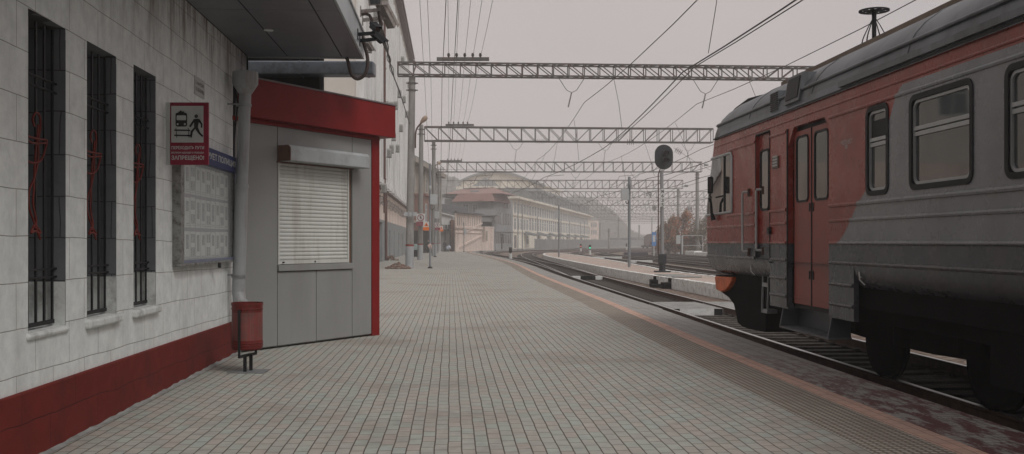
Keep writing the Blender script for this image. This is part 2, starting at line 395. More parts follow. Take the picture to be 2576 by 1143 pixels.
# ------------------------------------------------------------------ railway tracks
ZR = -.23
def track(label, line, y_from, y_to, sleepers=True, pale=False):
    t0 = [p for p in line if y_from <= p.y <= y_to]
    root = thing('railway_track', label, 'railway track', (t0[0].x, t0[0].y, -.44), 'railway tracks of the station yard')
    for s in (-.795, .795):
        o = offset(t0, s); prof = [(-.036, -.005), (-.036, -.035), (-.01, -.05), (-.01, -.14), (-.075, -.165), (.075, -.165), (.01, -.14), (.01, -.05), (.036, -.035), (.036, -.005), (.03, 0), (-.03, 0)]
        mb = MB(); k = len(prof); vs = []
        for i, p in enumerate(o):
            t = o[min(i+1, len(o)-1)]-o[max(i-1, 0)]; t.z = 0; t.normalize(); nn = Vector((t.y, -t.x, 0))
            for a, h in prof:
                q = p+nn*a; vs.append((q.x, q.y, ZR+h))
        mb.v = vs
        for i in range(len(o)-1):
            for j in range(k):
                jj = (j+1) % k; mb.f.append((i*k+j, i*k+jj, (i+1)*k+jj, (i+1)*k+j)); mb.sm.append(False)
                mb.mi.append(1 if j in (9, 10, 11) else 0)
        mb.build('rail', [m_rust, m_rail_head], root)
    if sleepers:
        rs = resample(t0, .58); rs = [p for p in rs if p.y > 3]
        proto = None; proto2 = None; extra = MB()
        for i, p in enumerate(rs[:-1]):
            t = (rs[i+1]-p).normalized(); nn = Vector((t.y, -t.x, 0)); ang = math.atan2(nn.y, nn.x)+random.uniform(-.02, .02)
            if i < 100:
                if p.y < 13.2 and line is TR_A:      # near-black copies: shade under the train put into the colour
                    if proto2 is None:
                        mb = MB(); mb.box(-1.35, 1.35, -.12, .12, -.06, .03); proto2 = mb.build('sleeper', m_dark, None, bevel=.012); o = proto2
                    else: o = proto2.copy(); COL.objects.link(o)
                elif proto is None:
                    mb = MB(); mb.box(-1.35, 1.35, -.12, .12, -.06, .03)
                    for sx in (-.795, .795): mb.box(sx-.16, sx+.16, -.085, .085, .03, .055)
                    proto = mb.build('sleeper', m_wood, None, bevel=.012); o = proto
                else:
                    o = proto.copy(); COL.objects.link(o)
                o.parent = root; o.location = Vector((p.x, p.y, -.425))-Vector(root.location); o.rotation_euler = (0, 0, ang)
            elif i < 330:
                extra.obox((p.x, p.y), (math.cos(ang), math.sin(ang)), 1.35, .12, -.47, -.395)
        if extra.f: tag(extra.build('sleepers', m_wood, root), kind='stuff')
    return root
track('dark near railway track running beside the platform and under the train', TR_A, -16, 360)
track('railway track branching off right of the near track beside the island', TR_A2, 49, 350)
track('first curving railway track just beyond the white kerbed island', TR_B, -10, 340)
track('second railway track beyond the white kerbed island', TR_C, 20, 340)
track('third railway track beyond the white kerbed island', TR_D, 30, 335)
track('fourth railway track beyond the white kerbed island', TR_E, 50, 330)
track('outermost railway track in front of the autumn trees', TR_F, 60, 320)
# concrete foot crossing over the near track, with black and white face
g = thing('track_crossing', 'pale concrete slab crossing over the near rails with black and white painted face', 'track crossing', (6.9, 26.9, -.44))
mb = MB()
for u0, u1 in ((4.6, 5.5), (5.72, 7.08), (7.3, 9.15)): mb.box(u0, u1, 25.5, 28.4, -.50, ZR-.003)
mb.build('slab', m_conc, g, bevel=.015)
mb = MB(); mb.m = 0; mb.box(5.95, 6.85, 25.485, 25.498, -.44, -.24); mb.box(7.5, 8.6, 25.485, 25.498, -.44, -.24)
mb.build('white_face', m_white, g)
mb = MB(); mb.box(5.73, 5.945, 25.485, 25.498, -.44, -.24); mb.box(6.855, 7.07, 25.485, 25.498, -.44, -.24); mb.box(7.31, 7.495, 25.485, 25.498, -.44, -.24); mb.box(8.605, 9.1, 25.485, 25.498, -.44, -.24)
mb.build('black_face', m_black, g)
# limit marker across the near track
cxm = 6.75; g = thing('limit_marker', 'black and white striped marker bar lying across the near rails', 'track marker', (cxm, 49.3, -.3))
for i, (mt, nm) in enumerate(((m_white, 'white_end'), (m_dark, 'black_middle'), (m_white, 'white_end'))):
    mb = MB(); x0 = 6.05+[0, .4, 1.15][i]; x1 = 6.05+[.4, 1.15, 1.5][i]; mb.box(x0, x1-.003, 49.0, 49.35, -.38, -.2); mb.build(nm, mt, g, bevel=.01)

# ------------------------------------------------------------------ island platform
INEAR = LW([(9.22, -12), (9.22, 15), (9.22, 34)], [(5.98, 48), (5.35, 59), (4.4, 80), (3.75, 100), (3.6, 115), (4.2, 131), (5.3, 138)])
IFAR = LW([(12.0, -12), (11.9, 15), (11.8, 36)], [(8.35, 50), (8.3, 61), (8.2, 80), (7.9, 100), (7.3, 118), (6.3, 132), (5.5, 138.5)])
mb = MB(); vs = []
for p, q in zip(INEAR, IFAR): vs += [(p.x, p.y, .0), (q.x, q.y, .0)]
mb.add(vs, [(2*i, 2*i+1, 2*i+3, 2*i+2) for i in range(len(INEAR)-1)])
tag(mb.build('island_platform', m_pinkpav), 'pink paved island platform between the tracks', None, None, 'structure')
mb = MB(); random.seed(5)
for line, s in ((INEAR, 1), (IFAR, -1)):
    rs = resample(line, .3); blk = 0; off = 0
    inner = offset(rs, .28*s)
    vs = []; N = len(rs); seg = 6
    for i, (p, q) in enumerate(zip(rs, inner)):
        e = random.uniform(-.02, .025); h = .025+random.uniform(-.009, .008); t = random.uniform(-.015, .015)
        if i % seg == 0: h -= .015
        nn = (p-q).normalized()
        vs += [tuple(p+nn*e+Vector((0, 0, -.5))), tuple(p+nn*(e+t)+Vector((0, 0, h-.22))), tuple(p+nn*(t-.01)+Vector((0, 0, h-.03))), tuple(p-nn*.04+Vector((0, 0, h))), tuple(q+Vector((0, 0, h-.005)))]
    fs = []
    for i in range(N-1):
        if 30 and s == 1 and any(abs(rs[i].y-g_) < .35 for g_ in (40.6, 43.4)): continue
        for k in range(4): fs.append((i*5+k, i*5+k+1, (i+1)*5+k+1, (i+1)*5+k))
    mb.add(vs, fs, False)
tag(mb.build('island_kerb', m_kerbw), 'rough whitewashed kerb of the island platform', None, None, 'structure')
# rubble and cable boxes in the gap of the kerb
g = thing('cable_box', 'dark open cable pit with plank lids let into the white island kerb', 'cable pit', (9.0, 42, -.3))
for q_ in ((8.75, 9.4, 40.5, 41.0, -.44, -.18), (8.8, 9.3, 42.9, 43.6, -.44, -.15), (8.55, 9.0, 41.5, 42.3, -.44, -.3)):
    mb = MB(); mb.box(*q_); mb.build('pit_box', m_dark, g, bevel=.02)
mb = MB(); mb.obox((9.9, 42), (1, .05), .6, .9, .012, .05); mb.build('plank_lid', m_conc, g, bevel=.01); mb = MB(); mb.obox((9.8, 44), (1, .3), .5, .5, .012, .045); mb.build('plank_lid', m_conc, g, bevel=.01)
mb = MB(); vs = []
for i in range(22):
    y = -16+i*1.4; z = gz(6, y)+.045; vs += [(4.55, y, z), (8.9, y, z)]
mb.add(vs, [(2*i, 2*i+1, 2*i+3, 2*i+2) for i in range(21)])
m_bedshade = ballast('painted_shade_ballast', (.006, .005, .005), (.014, .012, .011), (.03, .026, .024))  # ballast colours darkened to paint in the shade beneath the train
tag(mb.build('painted_bed_shade', m_bedshade), 'dark sheet of painted shade on the near ballast under the train', kind='structure')
# ------------------------------------------------------------------ station building on the left
UW = -2.9
m_stucco = brickmat('painted_blocks', (.84, .835, .80), (.80, .80, .77), (.30, .29, .27), .62, .315, .0035, 'yz', .8, .55, dirt=(.36, .345, .32), dscale=2.6, damt=.28, tilt=.010, streaks=True, smooth=.3, wob=.10, rust=(3.2, 4.1))
m_plinth = brickmat('red_plinth', (.17, .022, .016), (.145, .016, .012), (.06, .010, .009), .95, .34, .004, 'yz', .7, .35, dirt=(.085, .016, .013), dscale=2.5, damt=.8, tilt=.012, smooth=.3); m_plinth.node_tree.nodes['Principled BSDF'].inputs['Specular IOR Level'].default_value = .15
m_jamb = brickmat('window_reveal_paint', (.17, .17, .18), (.15, .15, .16), (.05, .05, .05), .5, .315, .005, 'xz', .8, .3)
m_sillw = M('sill_plaster', (.74, .73, .69), .9, var=.15, dirt=(.2, .18, .16), dirt_amt=.6, bmp=.6)
m_soffit = M('soffit_panel', (.19, .195, .205), .35, .25, var=.12, scale=1.2, dirt=(.10, .09, .09), dirt_amt=.4)
m_fasciaG = M('canopy_fascia', (.40, .41, .41), .4, .1, var=.1, dirt=(.25, .24, .22), dirt_amt=.4, streak=True)
m_joint = M('panel_joint', (.012, .012, .012), .8)
m_ornred = M('red_wrought_iron', (.15, .02, .014), .6, var=.25)
m_dglass = M('dark_glass', (.02, .022, .024), .1, var=.3, spec=.7)
m_pvc = M('white_window_frame', (.42, .43, .42), .5, var=.1)
B = thing('station_building', 'white painted block station building with red plinth and barred slit windows', 'building', (UW, 5, 0))
fr = Fr((UW, -14), (UW, 14.5))      # outward normal = +x
wins = [(v0+14, v1+14, z0, z1) for v0, v1, z0, z1 in ((7.03, 7.70, .87, 3.11), (8.14, 8.84, .88, 3.11), (9.31, 10.0, .88, 3.13), (4.6, 5.3, .87, 3.11), (2.5, 3.2, .87, 3.11), (-1, -.3, .87, 3.11))]
mb = MB(); fr.holes(mb, 0, 28.5, .36, 4.6, wins, 0.0)
mb.box(-9, UW-.62, -14, 14.5, 0, 4.6); mb.box(UW-.62, UW, 14.35, 14.5, 0, 4.6)
mb.build('wall', m_stucco, B)
mb = MB()
mb.hexa([(UW-.05, -14, 0), (UW+.035, -14, 0), (UW+.035, 14.5, 0), (UW-.05, 14.5, 0), (UW-.05, -14, .62), (UW+.03, -14, .62), (UW+.03, 14.5, .435), (UW-.05, 14.5, .435)])
mb.build('plinth', m_plinth, B, bevel=.012)
# ragged mortar where plinth meets paving
mb = MB(); rs = [(-14+.12*i) for i in range(237)]; vs = []
for y in rs: vs += [(UW+.02, y, .03+random.uniform(-.012, .01)), (UW+.05+random.uniform(0, .04), y, .004)]
mb.add(vs, [(2*i, 2*i+1, 2*i+3, 2*i+2) for i in range(len(rs)-1)]); mb.build('mortar_fillet', m_conc, B)
def orn_tube(mb, fr, pts, a0, r=.0085):
    mb.tube([fr.p(a0+p[0], 1.52+(p[1]-.9)*.63, -.045+.02*math.sin(3*p[1])) for p in catmull([(q[0], q[1], 0) for q in pts], 5)], r, 6)
for k, (a0, a1, z0, z1) in enumerate(wins):
    w = MB(); D = .34
    w.m = 0
    for (aa, ab) in ((a0, a0+.005), (a1-.005, a1)):   # reveals painted dark grey above, white below
        for (za, zb, mi) in ((z0, 1.2, 1), (1.2, z1, 0)):
            w.m = mi; w.add([fr.p(aa if aa == a0 else ab, za, -.003), fr.p(aa if aa == a0 else ab, za, -D), fr.p(aa if aa == a0 else ab, zb, -D), fr.p(aa if aa == a0 else ab, zb, -.003)], [(0, 1, 2, 3)])
    w.m = 0; w.add([fr.p(a0, z1, -.003), fr.p(a1, z1, -.003), fr.p(a1, z1, -D), fr.p(a0, z1, -D)], [(0, 1, 2, 3)])
    w.m = 1; w.add([fr.p(a0, z0, -.003), fr.p(a1, z0, -.003), fr.p(a1, z0, -D), fr.p(a0, z0, -D)], [(0, 1, 2, 3)])
    win = w.build('window', [m_jamb, m_sillw], B)
    f = MB(); fw = .045
    fr.box(f, a0, a0+fw, z0, z1, -D, -D+.05); fr.box(f, a1-fw, a1, z0, z1, -D, -D+.05)
    fr.box(f, a0+fw, a1-fw, z0, z0+.06, -D, -D+.05); fr.box(f, a0+fw, a1-fw, z1-.06, z1, -D, -D+.05)
    fr.box(f, a0+fw, a1-fw, 2.45, 2.51, -D, -D+.05); fr.box(f, a0+.3, a0+.35, z0+.06, 2.45, -D, -D+.05); fr.box(f, a0+fw, a0+.3, 1.15, 1.2, -D, -D+.05)
    f.build('frame', m_pvc, win)
    f = MB(); fr.box(f, a0, a1, z0, z1, -D-.04, -D+.012); f.build('glass', m_dglass, win)
    s = MB()
    if k != 0: fr.box(s, a0-.04, a1+.06, z0-.075, z0-.002, -.02, .05)
    else: fr.box(s, a0-.03, a1+.03, z0-.05, z0-.002, -.02, .025)
    s.build('sill', m_sillw, win, bevel=.02)
    # grille: flat bars, cross rods, red scroll ornament
    g = MB(); gd = .03-.12
    nb = 5
    for i in range(nb):
        a = a0+.04+(a1-a0-.08)*i/(nb-1); g.box(*(lambda p, q: (min(p.x, q.x), max(p.x, q.x), min(p.y, q.y), max(p.y, q.y)))(fr.p(a-.013, 0, gd), fr.p(a+.013, 0, gd+.012)), z0+.02, z1-.02)
    fr.box(g, a0+.02, a1-.02, z0+.02, z0+.05, gd-.004, gd+.016)
    for zz in (1.24, 1.30, 2.62, 2.69): g.tube([fr.p(a0-.005, zz, gd+.02), fr.p(a1+.01, zz, gd+.02)], .009, 6)
    gg = g.build('window_grille', m_black, B)
    o = MB(); c = (a0+a1)/2-.10
    orn_tube(o, fr, [(-.03, 2.17), (-.07, 2.24), (-.03, 2.32), (.04, 2.30), (.07, 2.18), (.06, 2.02), (.08, 1.8), (.03, 1.6), (-.06, 1.44), (-.08, 1.25), (-.02, 1.10), (.0, 1.02)], c)
    orn_tube(o, fr, [(-.27, 2.09), (-.26, 1.95), (-.15, 1.80), (0, 1.76), (.14, 1.82), (.20, 1.98), (.21, 2.05)], c)
    orn_tube(o, fr, [(-.27, 2.09), (-.1, 2.04), (.21, 2.05)], c); orn_tube(o, fr, [(-.27, 2.06), (-.05, 1.98), (.21, 2.02)], c)
    orn_tube(o, fr, [(.03, 2.2), (.03, 1.9), (.02, 1.5), (-.01, 1.3), (.02, 1.12), (-.01, 1.02)], c)
    orn_tube(o, fr, [(-.02, 1.06), (-.09, .97), (-.02, .99), (.08, .97), (-.01, 1.06), (.06, .90), (.02, 1.0)], c)
    o.build('scroll_ornament', m_ornred, gg)
# canopy
cn = MB(); UE, VE, ZS = -1.24, 14.42, 4.15
cn.box(UW+.01, UE-.03, -14, VE-.03, ZS+.01, 4.44)
can = cn.build('canopy', m_soffit, B)
mb = MB(); us = [UW+.012, -2.32, -1.55, UE-.034]
for i in range(3):
    for k in range(10):
        y1 = VE-.04-2.9*k; mb.box(us[i]+.009, us[i+1]-.009, y1-2.9+.007, y1-.004, ZS-.004, ZS+.012)
mb.build('soffit_panel', m_soffit, can, bevel=.003)
mb = MB()
for k in range(10): y1 = VE-2.9*k; mb.box(UE-.03, UE, y1-2.895, y1, ZS-.02, 4.47)
mb.box(UW, UE-.03, VE-.03, VE, ZS-.02, 4.47); mb.box(UW, UE+.02, -14, VE+.02, 4.47, 4.50)
mb.build('canopy_fascia', m_fasciaG, can, bevel=.004)
mb = MB(); mb.box(UW-.1, UE-.02, -14, VE-.05, ZS+.003, ZS+.008); mb.build('panel_joints', m_joint, can)
p = side(676, 75, 0) if False else P(676, 75, (ZS-EYE)*F/(HY-75)); mb = MB(); mb.cyl((p.x, p.y), .06, ZS-.012, ZS+.0, 20); mb.build('ceiling_light', m_white, can)
mb = MB(); mb.box(-9, UW, -14, 14.5, 4.6, 4.75); mb.build('roof', m_conc, B)

# ------------------------------------------------------------------ metal duct behind the canopy end
d0 = P(662, 150, 14.75); d1 = P(942, 150, 14.75); g = thing('metal_duct', 'long grey sheet metal box beam under the end of the canopy', 'duct', (d0.x, d0.y, 3.97))
fr2 = Fr((d0.x-.5, d0.y-.0), (d1.x, d1.y)); m_duct = M('duct_metal', (.20, .21, .23), .4, .5, var=.2, dirt=(.06, .055, .05), dirt_amt=.6)
mb = MB(); fr2.box(mb, 0, fr2.L, 3.97, 4.17, -.2, .1); mb.build('casing', m_duct, g, bevel=.02)
mb = MB(); fr2.box(mb, fr2.L-.12, fr2.L-.09, 3.965, 4.175, -.205, .105); fr2.box(mb, fr2.L-1.1, fr2.L-1.08, 3.965, 4.175, -.205, .105); mb.build('seam', m_duct, g)
mb = MB(); fr2.box(mb, -.4, 1.3, 3.72, 4.4, -.6, -.21); mb.build('bracket_housing', m_dark, g)

# ------------------------------------------------------------------ drainpipe
m_pipe = M('grey_painted_pipe', (.36, .36, .355), .5, .1, var=.12, dirt=(.17, .10, .08), dirt_amt=.6, streak=True)
pz = 12.95; pt = P(617, 240, pz); pb = P(600, 740, pz)
g = thing('drainpipe', 'grey painted drainpipe with funnel head in the corner beside the kiosk', 'drainpipe', (pb.x, pb.y, 0))
mb = MB(); mb.tube([pt+Vector((0, 0, .05)), P(608, 470, pz)], .078, 18); mb.build('upper_pipe', m_pipe, g)
mb = MB(); mb.tube([P(608, 466, pz), pb], .085, 18); mb.tube([P(608, 464, pz), P(608, 474, pz)], .092, 18); mb.build('lower_pipe', m_pipe, g)
mb = MB(); zt = EYE+(HY-182)/F*pz; zm = EYE+(HY-212)/F*pz; zb = EYE+(HY-236)/F*pz; mb.tube([(pt.x, pt.y, zb), (pt.x, pt.y, zm), (pt.x, pt.y, zt)], [.085, .165, .165], 24); mb.build('funnel_head', m_pipe, g)
mb = MB(); mb.tube([pb+Vector((0, 0, .03)), pb+Vector((.02, -.02, -.10)), pb+Vector((.10, -.05, -.17)), pb+Vector((.21, -.1, -.19))], [.085, .087, .09, .10], 16); mb.build('outlet_elbow', m_pipe, g)
mb = MB()
for y in (262, 692): q = P(614 if y < 300 else 601, y, pz); mb.tube([q, q+Vector((0, 0, -.035))], .096, 18); mb.tube([q, q+Vector((-.25, .02, .0))], .012, 6)
mb.build('pipe_clamp', m_steel, g)
q = P(598, 885, 13.6); tag((lambda mb: (mb.cyl((q.x+.03, q.y-.15), .045, .0, .11, 14), mb.build('pipe_stub', m_white, loc=(q.x+.03, q.y-.15, 0)))[1])(MB()), 'short white plastic pipe stub at the foot of the drainpipe', 'pipe')
# black cable bundle down the corner
mb = MB(); mb.tube([P(x, y, 13.3) for x, y in ((588, 190), (590, 240), (586, 300), (588, 330), (587, 420), (588, 560), (586, 700), (588, 760))], .022, 6)
mb.tube([P(x, y, 13.3) for x, y in ((592, 220), (598, 262), (594, 300), (590, 345))], .01, 6)
tag(mb.build('cable', m_black, loc=P(588, 760, 13.3)), 'black cable running down the wall corner behind the drainpipe', 'cable')

# ------------------------------------------------------------------ warning sign standing off the wall
m_signred = M('sign_red', (.24, .012, .035), .5, var=.1, scale=6, dirt=(.08, .01, .015), dirt_amt=.5)
m_signw = M('sign_white', (.50, .49, .46), .5, var=.06, dirt=(.36, .34, .3), dirt_amt=.4)
m_ink = M('sign_black', (.012, .012, .012), .6)
m_letter = M('sign_lettering', (.55, .50, .47), .5, var=.1)
SZ = 10.15
def sp(x, y, d=0): q = P(x, y, SZ); return q+Vector((0, -d, 0))
g = thing('warning_sign', 'red sign with walking man and train pictogram standing out from the white wall', 'sign', sp(470, 415))
rt = Vector((CS, -SN, 0)); nf = Vector((-SN, -CS, 0))
def sprism(mb, pts, d0, d1): mb.prism([P(x, y, SZ)+nf*d0 for x, y in pts], nf*(d1-d0))
mb = MB(); sprism(mb, [(428, 258), (524, 258), (524, 415), (428, 415)], -.03, .0); mb.build('panel', m_signred, g, bevel=.003)
mb = MB(); sprism(mb, [(415, 258), (427.5, 258), (427.5, 415), (415, 415)], -.02, .002); mb.build('side_bracket', m_signw, g)
mb = MB(); sprism(mb, [(431, 267), (512, 267), (512, 359), (431, 359)], .0012, .003); mb.build('white_field', m_signw, g)
mb = MB()
def rr(x0, y0, x1, y1, r, n=4):
    out = []
    for cx_, cy_, st in ((x1-r, y0+r, -90), (x1-r, y1-r, 0), (x0+r, y1-r, 90), (x0+r, y0+r, 180)):
        for i in range(n+1): t = R(st+90*i/n); out.append((cx_+r*math.cos(t), cy_+r*math.sin(t)))
    return out
k0, k1 = .004, .006
sprism(mb, rr(442, 284, 471, 319, 5), k0, k1); sprism(mb, rr(449, 281, 464, 285.5, 1), k0, k1); sprism(mb, rr(443+10, 278.5, 443+14, 282, 1), k0, k1)
for y in (326, 339): sprism(mb, [(439, y), (479, y+1), (479, y+4.5), (439, y+3.8)], k0, k1)
for x in (442, 473): sprism(mb, [(x, 322), (x+1.5, 322), (x+4, 347), (x+2.5, 347)], k0, k1)
hd = [(494+4.6*math.cos(R(a)), 293+4.6*math.sin(R(a))) for a in range(0, 360, 30)]; sprism(mb, hd, k0, k1)
sprism(mb, [(488, 300), (498, 299), (501, 304), (498, 322), (489, 324)], k0, k1)
sprism(mb, [(488, 300), (491, 304), (480, 321), (476, 318)], k0, k1); sprism(mb, [(498, 299), (503, 301), (510, 313), (509, 322), (505.5, 322), (506, 314), (498, 305)], k0, k1)
sprism(mb, [(489, 321), (494, 322), (485, 333), (483, 347), (479, 346), (480, 331)], k0, k1); sprism(mb, [(493, 318), (498, 320), (504, 334), (512, 342), (509, 345.5), (500, 337), (492, 326)], k0, k1)
mb.build('pictogram', m_ink, g)
mb = MB(); sprism(mb, rr(445, 291, 468.5, 303, 2), k1+.001, k1+.002)
for x in (447.5, 465.5): sprism(mb, [(x+2.6*math.cos(R(a)), 313+2.6*math.sin(R(a))) for a in range(0, 360, 40)], k1+.001, k1+.002)
mb.build('pictogram_highlight', m_signw, g)
pxm = SZ/F
for s, y, h, in (('ПЕРЕХОДИТЬ ПУТИ', 377.5, 9.5), ('ВБЛИЗИ ИДУЩЕГО ПОЕЗДА', 387.5, 5.2), ('ЗАПРЕЩЕНО!', 404.5, 13)):
    text('lettering', s, m_letter, g, P(431.5, y, SZ)+nf*.0015, rt, (0, 0, 1), h*pxm, 82*pxm, bold=.03)

# ------------------------------------------------------------------ notice board on the wall
def wp(x, y, d=0): q = side(x, y, UW); return Vector((UW+d, q.y, q.z))
nb0, nb1 = wp(433, 660), wp(579, 655); v0, v1 = nb0.y, nb1.y
g = thing('notice_board', 'glazed notice board of faded paper sheets under a blue header strip', 'notice board', (UW, (v0+v1)/2, 1.27))
fr = Fr((UW, v0), (UW, v1)); LL = fr.L; zt = 2.40; zb = 1.27
m_nbf = M('worn_frame', (.28, .27, .25), .6, .2, var=.3, scale=9, dirt=(.05, .035, .025), dirt_amt=.9, bmp=.4)
m_blue = M('sign_blue', (.02, .03, .12), .6, var=.1)
m_paper = M('paper_sheet', (.62, .62, .59), .7, var=.10, scale=5); m_paperd = M('paper_print', (.38, .38, .37), .7, var=.3, scale=18)
mb = MB(); fr.box(mb, 0, .13, zb, zt+.1, 0, .09); fr.box(mb, 0, LL, zb-.03, zb, 0, .09); fr.box(mb, LL-.05, LL, zb, zt, 0, .08); mb.build('frame', [m_nbf], g, bevel=.006)
mb = MB(); fr.box(mb, .13, LL-.05, zb, zt, 0, .02); mb.build('backing', M('board_backing', (.34, .34, .345), .6, var=.1), g)
mb = MB(); fr.box(mb, .13, LL-.005, zb+.001, zb+.035, .081, .085); fr.box(mb, LL-.16, LL-.002, zb+.035, zt, .0905, .092); mb.build('blue_edge', M('blue_film', (.17, .18, .25), .4), g)
for r in range(3):
    z1 = zt-.03-r*.37; a = .16
    for k in range(10):
        w = .225; 
        mb = MB(); fr.box(mb, a, a+w-.012, z1-.34, z1-random.uniform(0, .02), .021, .024); pap = mb.build('paper_sheet', m_paper, g)
        mb = MB()
        if k % 3 == 2:
            for i in range(2):
                for j in range(2): fr.box(mb, a+.03+.09*i, a+.10+.09*i, z1-.14-.15*j, z1-.04-.15*j, .0245, .0255)
        else:
            h = random.uniform(.1, .2); fr.box(mb, a+.05, a+w-.06, z1-.06-h, z1-.05, .0245, .0255)
        for j in range(2): fr.box(mb, a+.03, a+w-.04, z1-.30-.02*j, z1-.293-.02*j, .0245, .0255)
        mb.build('printed_block', m_paperd, pap); a += w+.012
    if a: pass
m, n, b = newmat('clear_pane'); m_pane = m; b.inputs['Base Color'].default_value = (.75, .78, .76, 1); b.inputs['Roughness'].default_value = .22
b.inputs['Transmission Weight'].default_value = 0; b.inputs['Alpha'].default_value = .14
mb = MB(); fr.box(mb, .13, LL-.05, zb+.002, zt, .07, .074); mb.build('glass_pane', m_pane, g)
mb = MB(); zz0, zz1 = 2.40, 2.62; fr.box(mb, .0, LL, zz0, zz1-.02, .0, .10); hd = mb.build('header_strip', m_blue, g, bevel=.004)
text('lettering', 'ИНФОРМИРУЕТ ПОЛИЦИЯ', m_signw, hd, fr.p(LL*.02, zz0+.055, .101), fr.t, (0, 0, 1), .095, LL*.93, bold=.03)
mb = MB(); fr.box(mb, LL*.60, LL*.60+.07, zb-.085, zb-.02, .09, .12); mb.build('padlock', m_black, g, bevel=.008)
# small plaque
q0, q1 = wp(488, 190), wp(512, 240); g = thing('wall_plaque', 'small white registration plaque high on the block wall', 'plaque', (UW, q0.y, q1.z))
fr = Fr((UW, q0.y), (UW, q1.y)); zt = wp(488, 190).z; zb = zt-.21
mb = MB(); fr.box(mb, 0, fr.L, zb, zt, 0, .012); pl = mb.build('plate', m_signw, g)
text('lettering', 'С-Кав.РДЖВ', m_ink, g, fr.p(.02, zb+.115, .013), fr.t, (0, 0, 1), .045, fr.L-.05); text('lettering', '011003019861', m_ink, g, fr.p(.02, zb+.045, .013), fr.t, (0, 0, 1), .045, fr.L-.05)

# ------------------------------------------------------------------ litter bin
bx = P(622, 935, 11.5); bc = P(624, 880, 11.45)
m_binred = M('worn_red_bin', (.16, .018, .015), .5, .1, var=.35, scale=6, dirt=(.09, .03, .02), dirt_amt=.8)
g = thing('litter_bin', 'round red perforated litter bin tilted on a black stand beside the drainpipe', 'litter bin', (bx.x, bx.y, 0))
zt, zb = .80, .26; rb = .175; c = Vector((bx.x, bx.y))
mb = MB(); n_ = 28
def ring(z0, z1, r0, r1, mi=0): mb.m = mi; mb.tube([(c.x, c.y, z0), (c.x, c.y, z1)], r0, n_, r1, caps=False)
ring(zb, zb+.02, rb-.01, rb); ring(zb+.02, zb+.11, rb, rb); ring(zb+.11, zt-.11, rb, rb, 1); ring(zt-.11, zt-.03, rb, rb); ring(zt-.03, zt, rb+.006, rb+.006)
ring(zb+.02, zt, rb-.02, rb-.02); mb.m = 0; mb.cyl(c, rb-.015, zb, zb+.006, n_)
for z in (zb+.05, zb+.08, zt-.07): mb.tube([(c.x+rb*1.01*math.cos(R(a)), c.y+rb*1.01*math.sin(R(a)), z) for a in range(0, 361, 15)], .006, 6)
m, n, b = newmat('perforated_red'); tc = node(n, 'ShaderNodeTexCoord'); v = node(n, 'ShaderNodeTexVoronoi'); v.inputs['Scale'].default_value = 75; v.inputs['Randomness'].default_value = .1
n.links.new(tc.outputs['Object'], v.inputs['Vector']); cc = mixc(n, ramp(n, v.outputs['Distance'], [(.25, (1,)), (.38, (0,))]), ramp(n, noise(n, 5, 5), [(.4, (.22, .035, .03)), (.65, (.12, .035, .03))]), (.13, .10, .085))
n.links.new(cc, b.inputs['Base Color']); b.inputs['Roughness'].default_value = .6
mb.build('bin_drum', [m_binred, m], g)
mb = MB(); s = Vector((CS, -SN)); f = Vector((-SN, -CS))
def bp(a, d, z): q = c+s*a+f*d; return Vector((q.x, q.y, z))
mb.bar(bp(-.04, rb+.02, .18), bp(-.04, rb+.02, .73), .028, .012); mb.bar(bp(.05, -rb-.02, .18), bp(.05, -rb-.02, .73), .028, .012)
mb.bar(bp(-.04, rb+.02, .19), bp(.05, -rb-.02, .19), .03, .03); mb.bar(bp(-.01, .06, 0), bp(-.01, .06, .19), .035); mb.bar(bp(.03, -.05, 0), bp(.03, -.05, .19), .035)
mb.bar(bp(-.04, rb-.005, .70), bp(-.04, rb+.025, .70), .03); mb.build('stand', m_black, g)
mb = MB(); mb.obox((c.x+.02, c.y), (CS, -SN), .21, .17, 0.002, .008); mb.build('base_plate', m_steel, g)

# ------------------------------------------------------------------ kiosk
KL = C(-3.70, 13.35); KR = C(-2.145, 16.03)
m_panel = M('kiosk_panel', (.275, .265, .25), .5, .05, var=.07, scale=1.2, dirt=(.19, .18, .17), dirt_amt=.35, streak=True)
m_kred = M('kiosk_red', (.20, .010, .010), .5, spec=.16, var=.12, scale=1.0, dirt=(.13, .012, .014), dirt_amt=.5)
m_shut = M('shutter_slat', (.57, .55, .505), .5, .0, var=.06, scale=2, dirt=(.33, .28, .23), dirt_amt=.7, streak=True)
m_shbox = M('shutter_box', (.40, .405, .40), .45, .1, var=.12, dirt=(.2, .17, .15), dirt_amt=.4)
m_brownb = M('rusty_brown', (.14, .07, .045), .7, var=.4, scale=12)
K = thing('kiosk', 'grey panelled kiosk with closed white roller shutter and red fascia', 'kiosk', (KL.x+.6, KL.y+1.3, 0))
fr = Fr(KL, KR); LK = fr.L
def kx(x):   # position along the face for a reading x
    best = None
    for i in range(4001):
        a = LK*1.3*i/4000-.3; q = fr.p(a, 0); X = q.x*CS-q.y*SN; Z = q.x*SN+q.y*CS
        e = abs(CX+F*X/Z-x)
        if best is None or e < best[0]: best = (e, a, Z)
    return best[1], best[2]
def kz(x, y): a, Z = kx(x); return EYE+(HY-y)/F*Z
a_j0 = kx(698)[0]; a_j1 = kx(886)[0]; a_mid = kx(796)[0]; a_red = kx(935)[0]; zc = kz(790, 672)
mb = MB(); fr.box(mb, -.2, LK-.02, 0.02, 3.75, -1.6, -.035); mb.build('carcass', m_panel, K)
G_ = .006
def panel(a0, a1, z0, z1, nm='panel', mt=None, d=(-.034, 0)): mb = MB(); fr.box(mb, a0+G_, a1-G_, z0+G_, z1-G_, *d); return mb.build(nm, mt or m_panel, K, bevel=.004)
ztop = kz(886, 345)
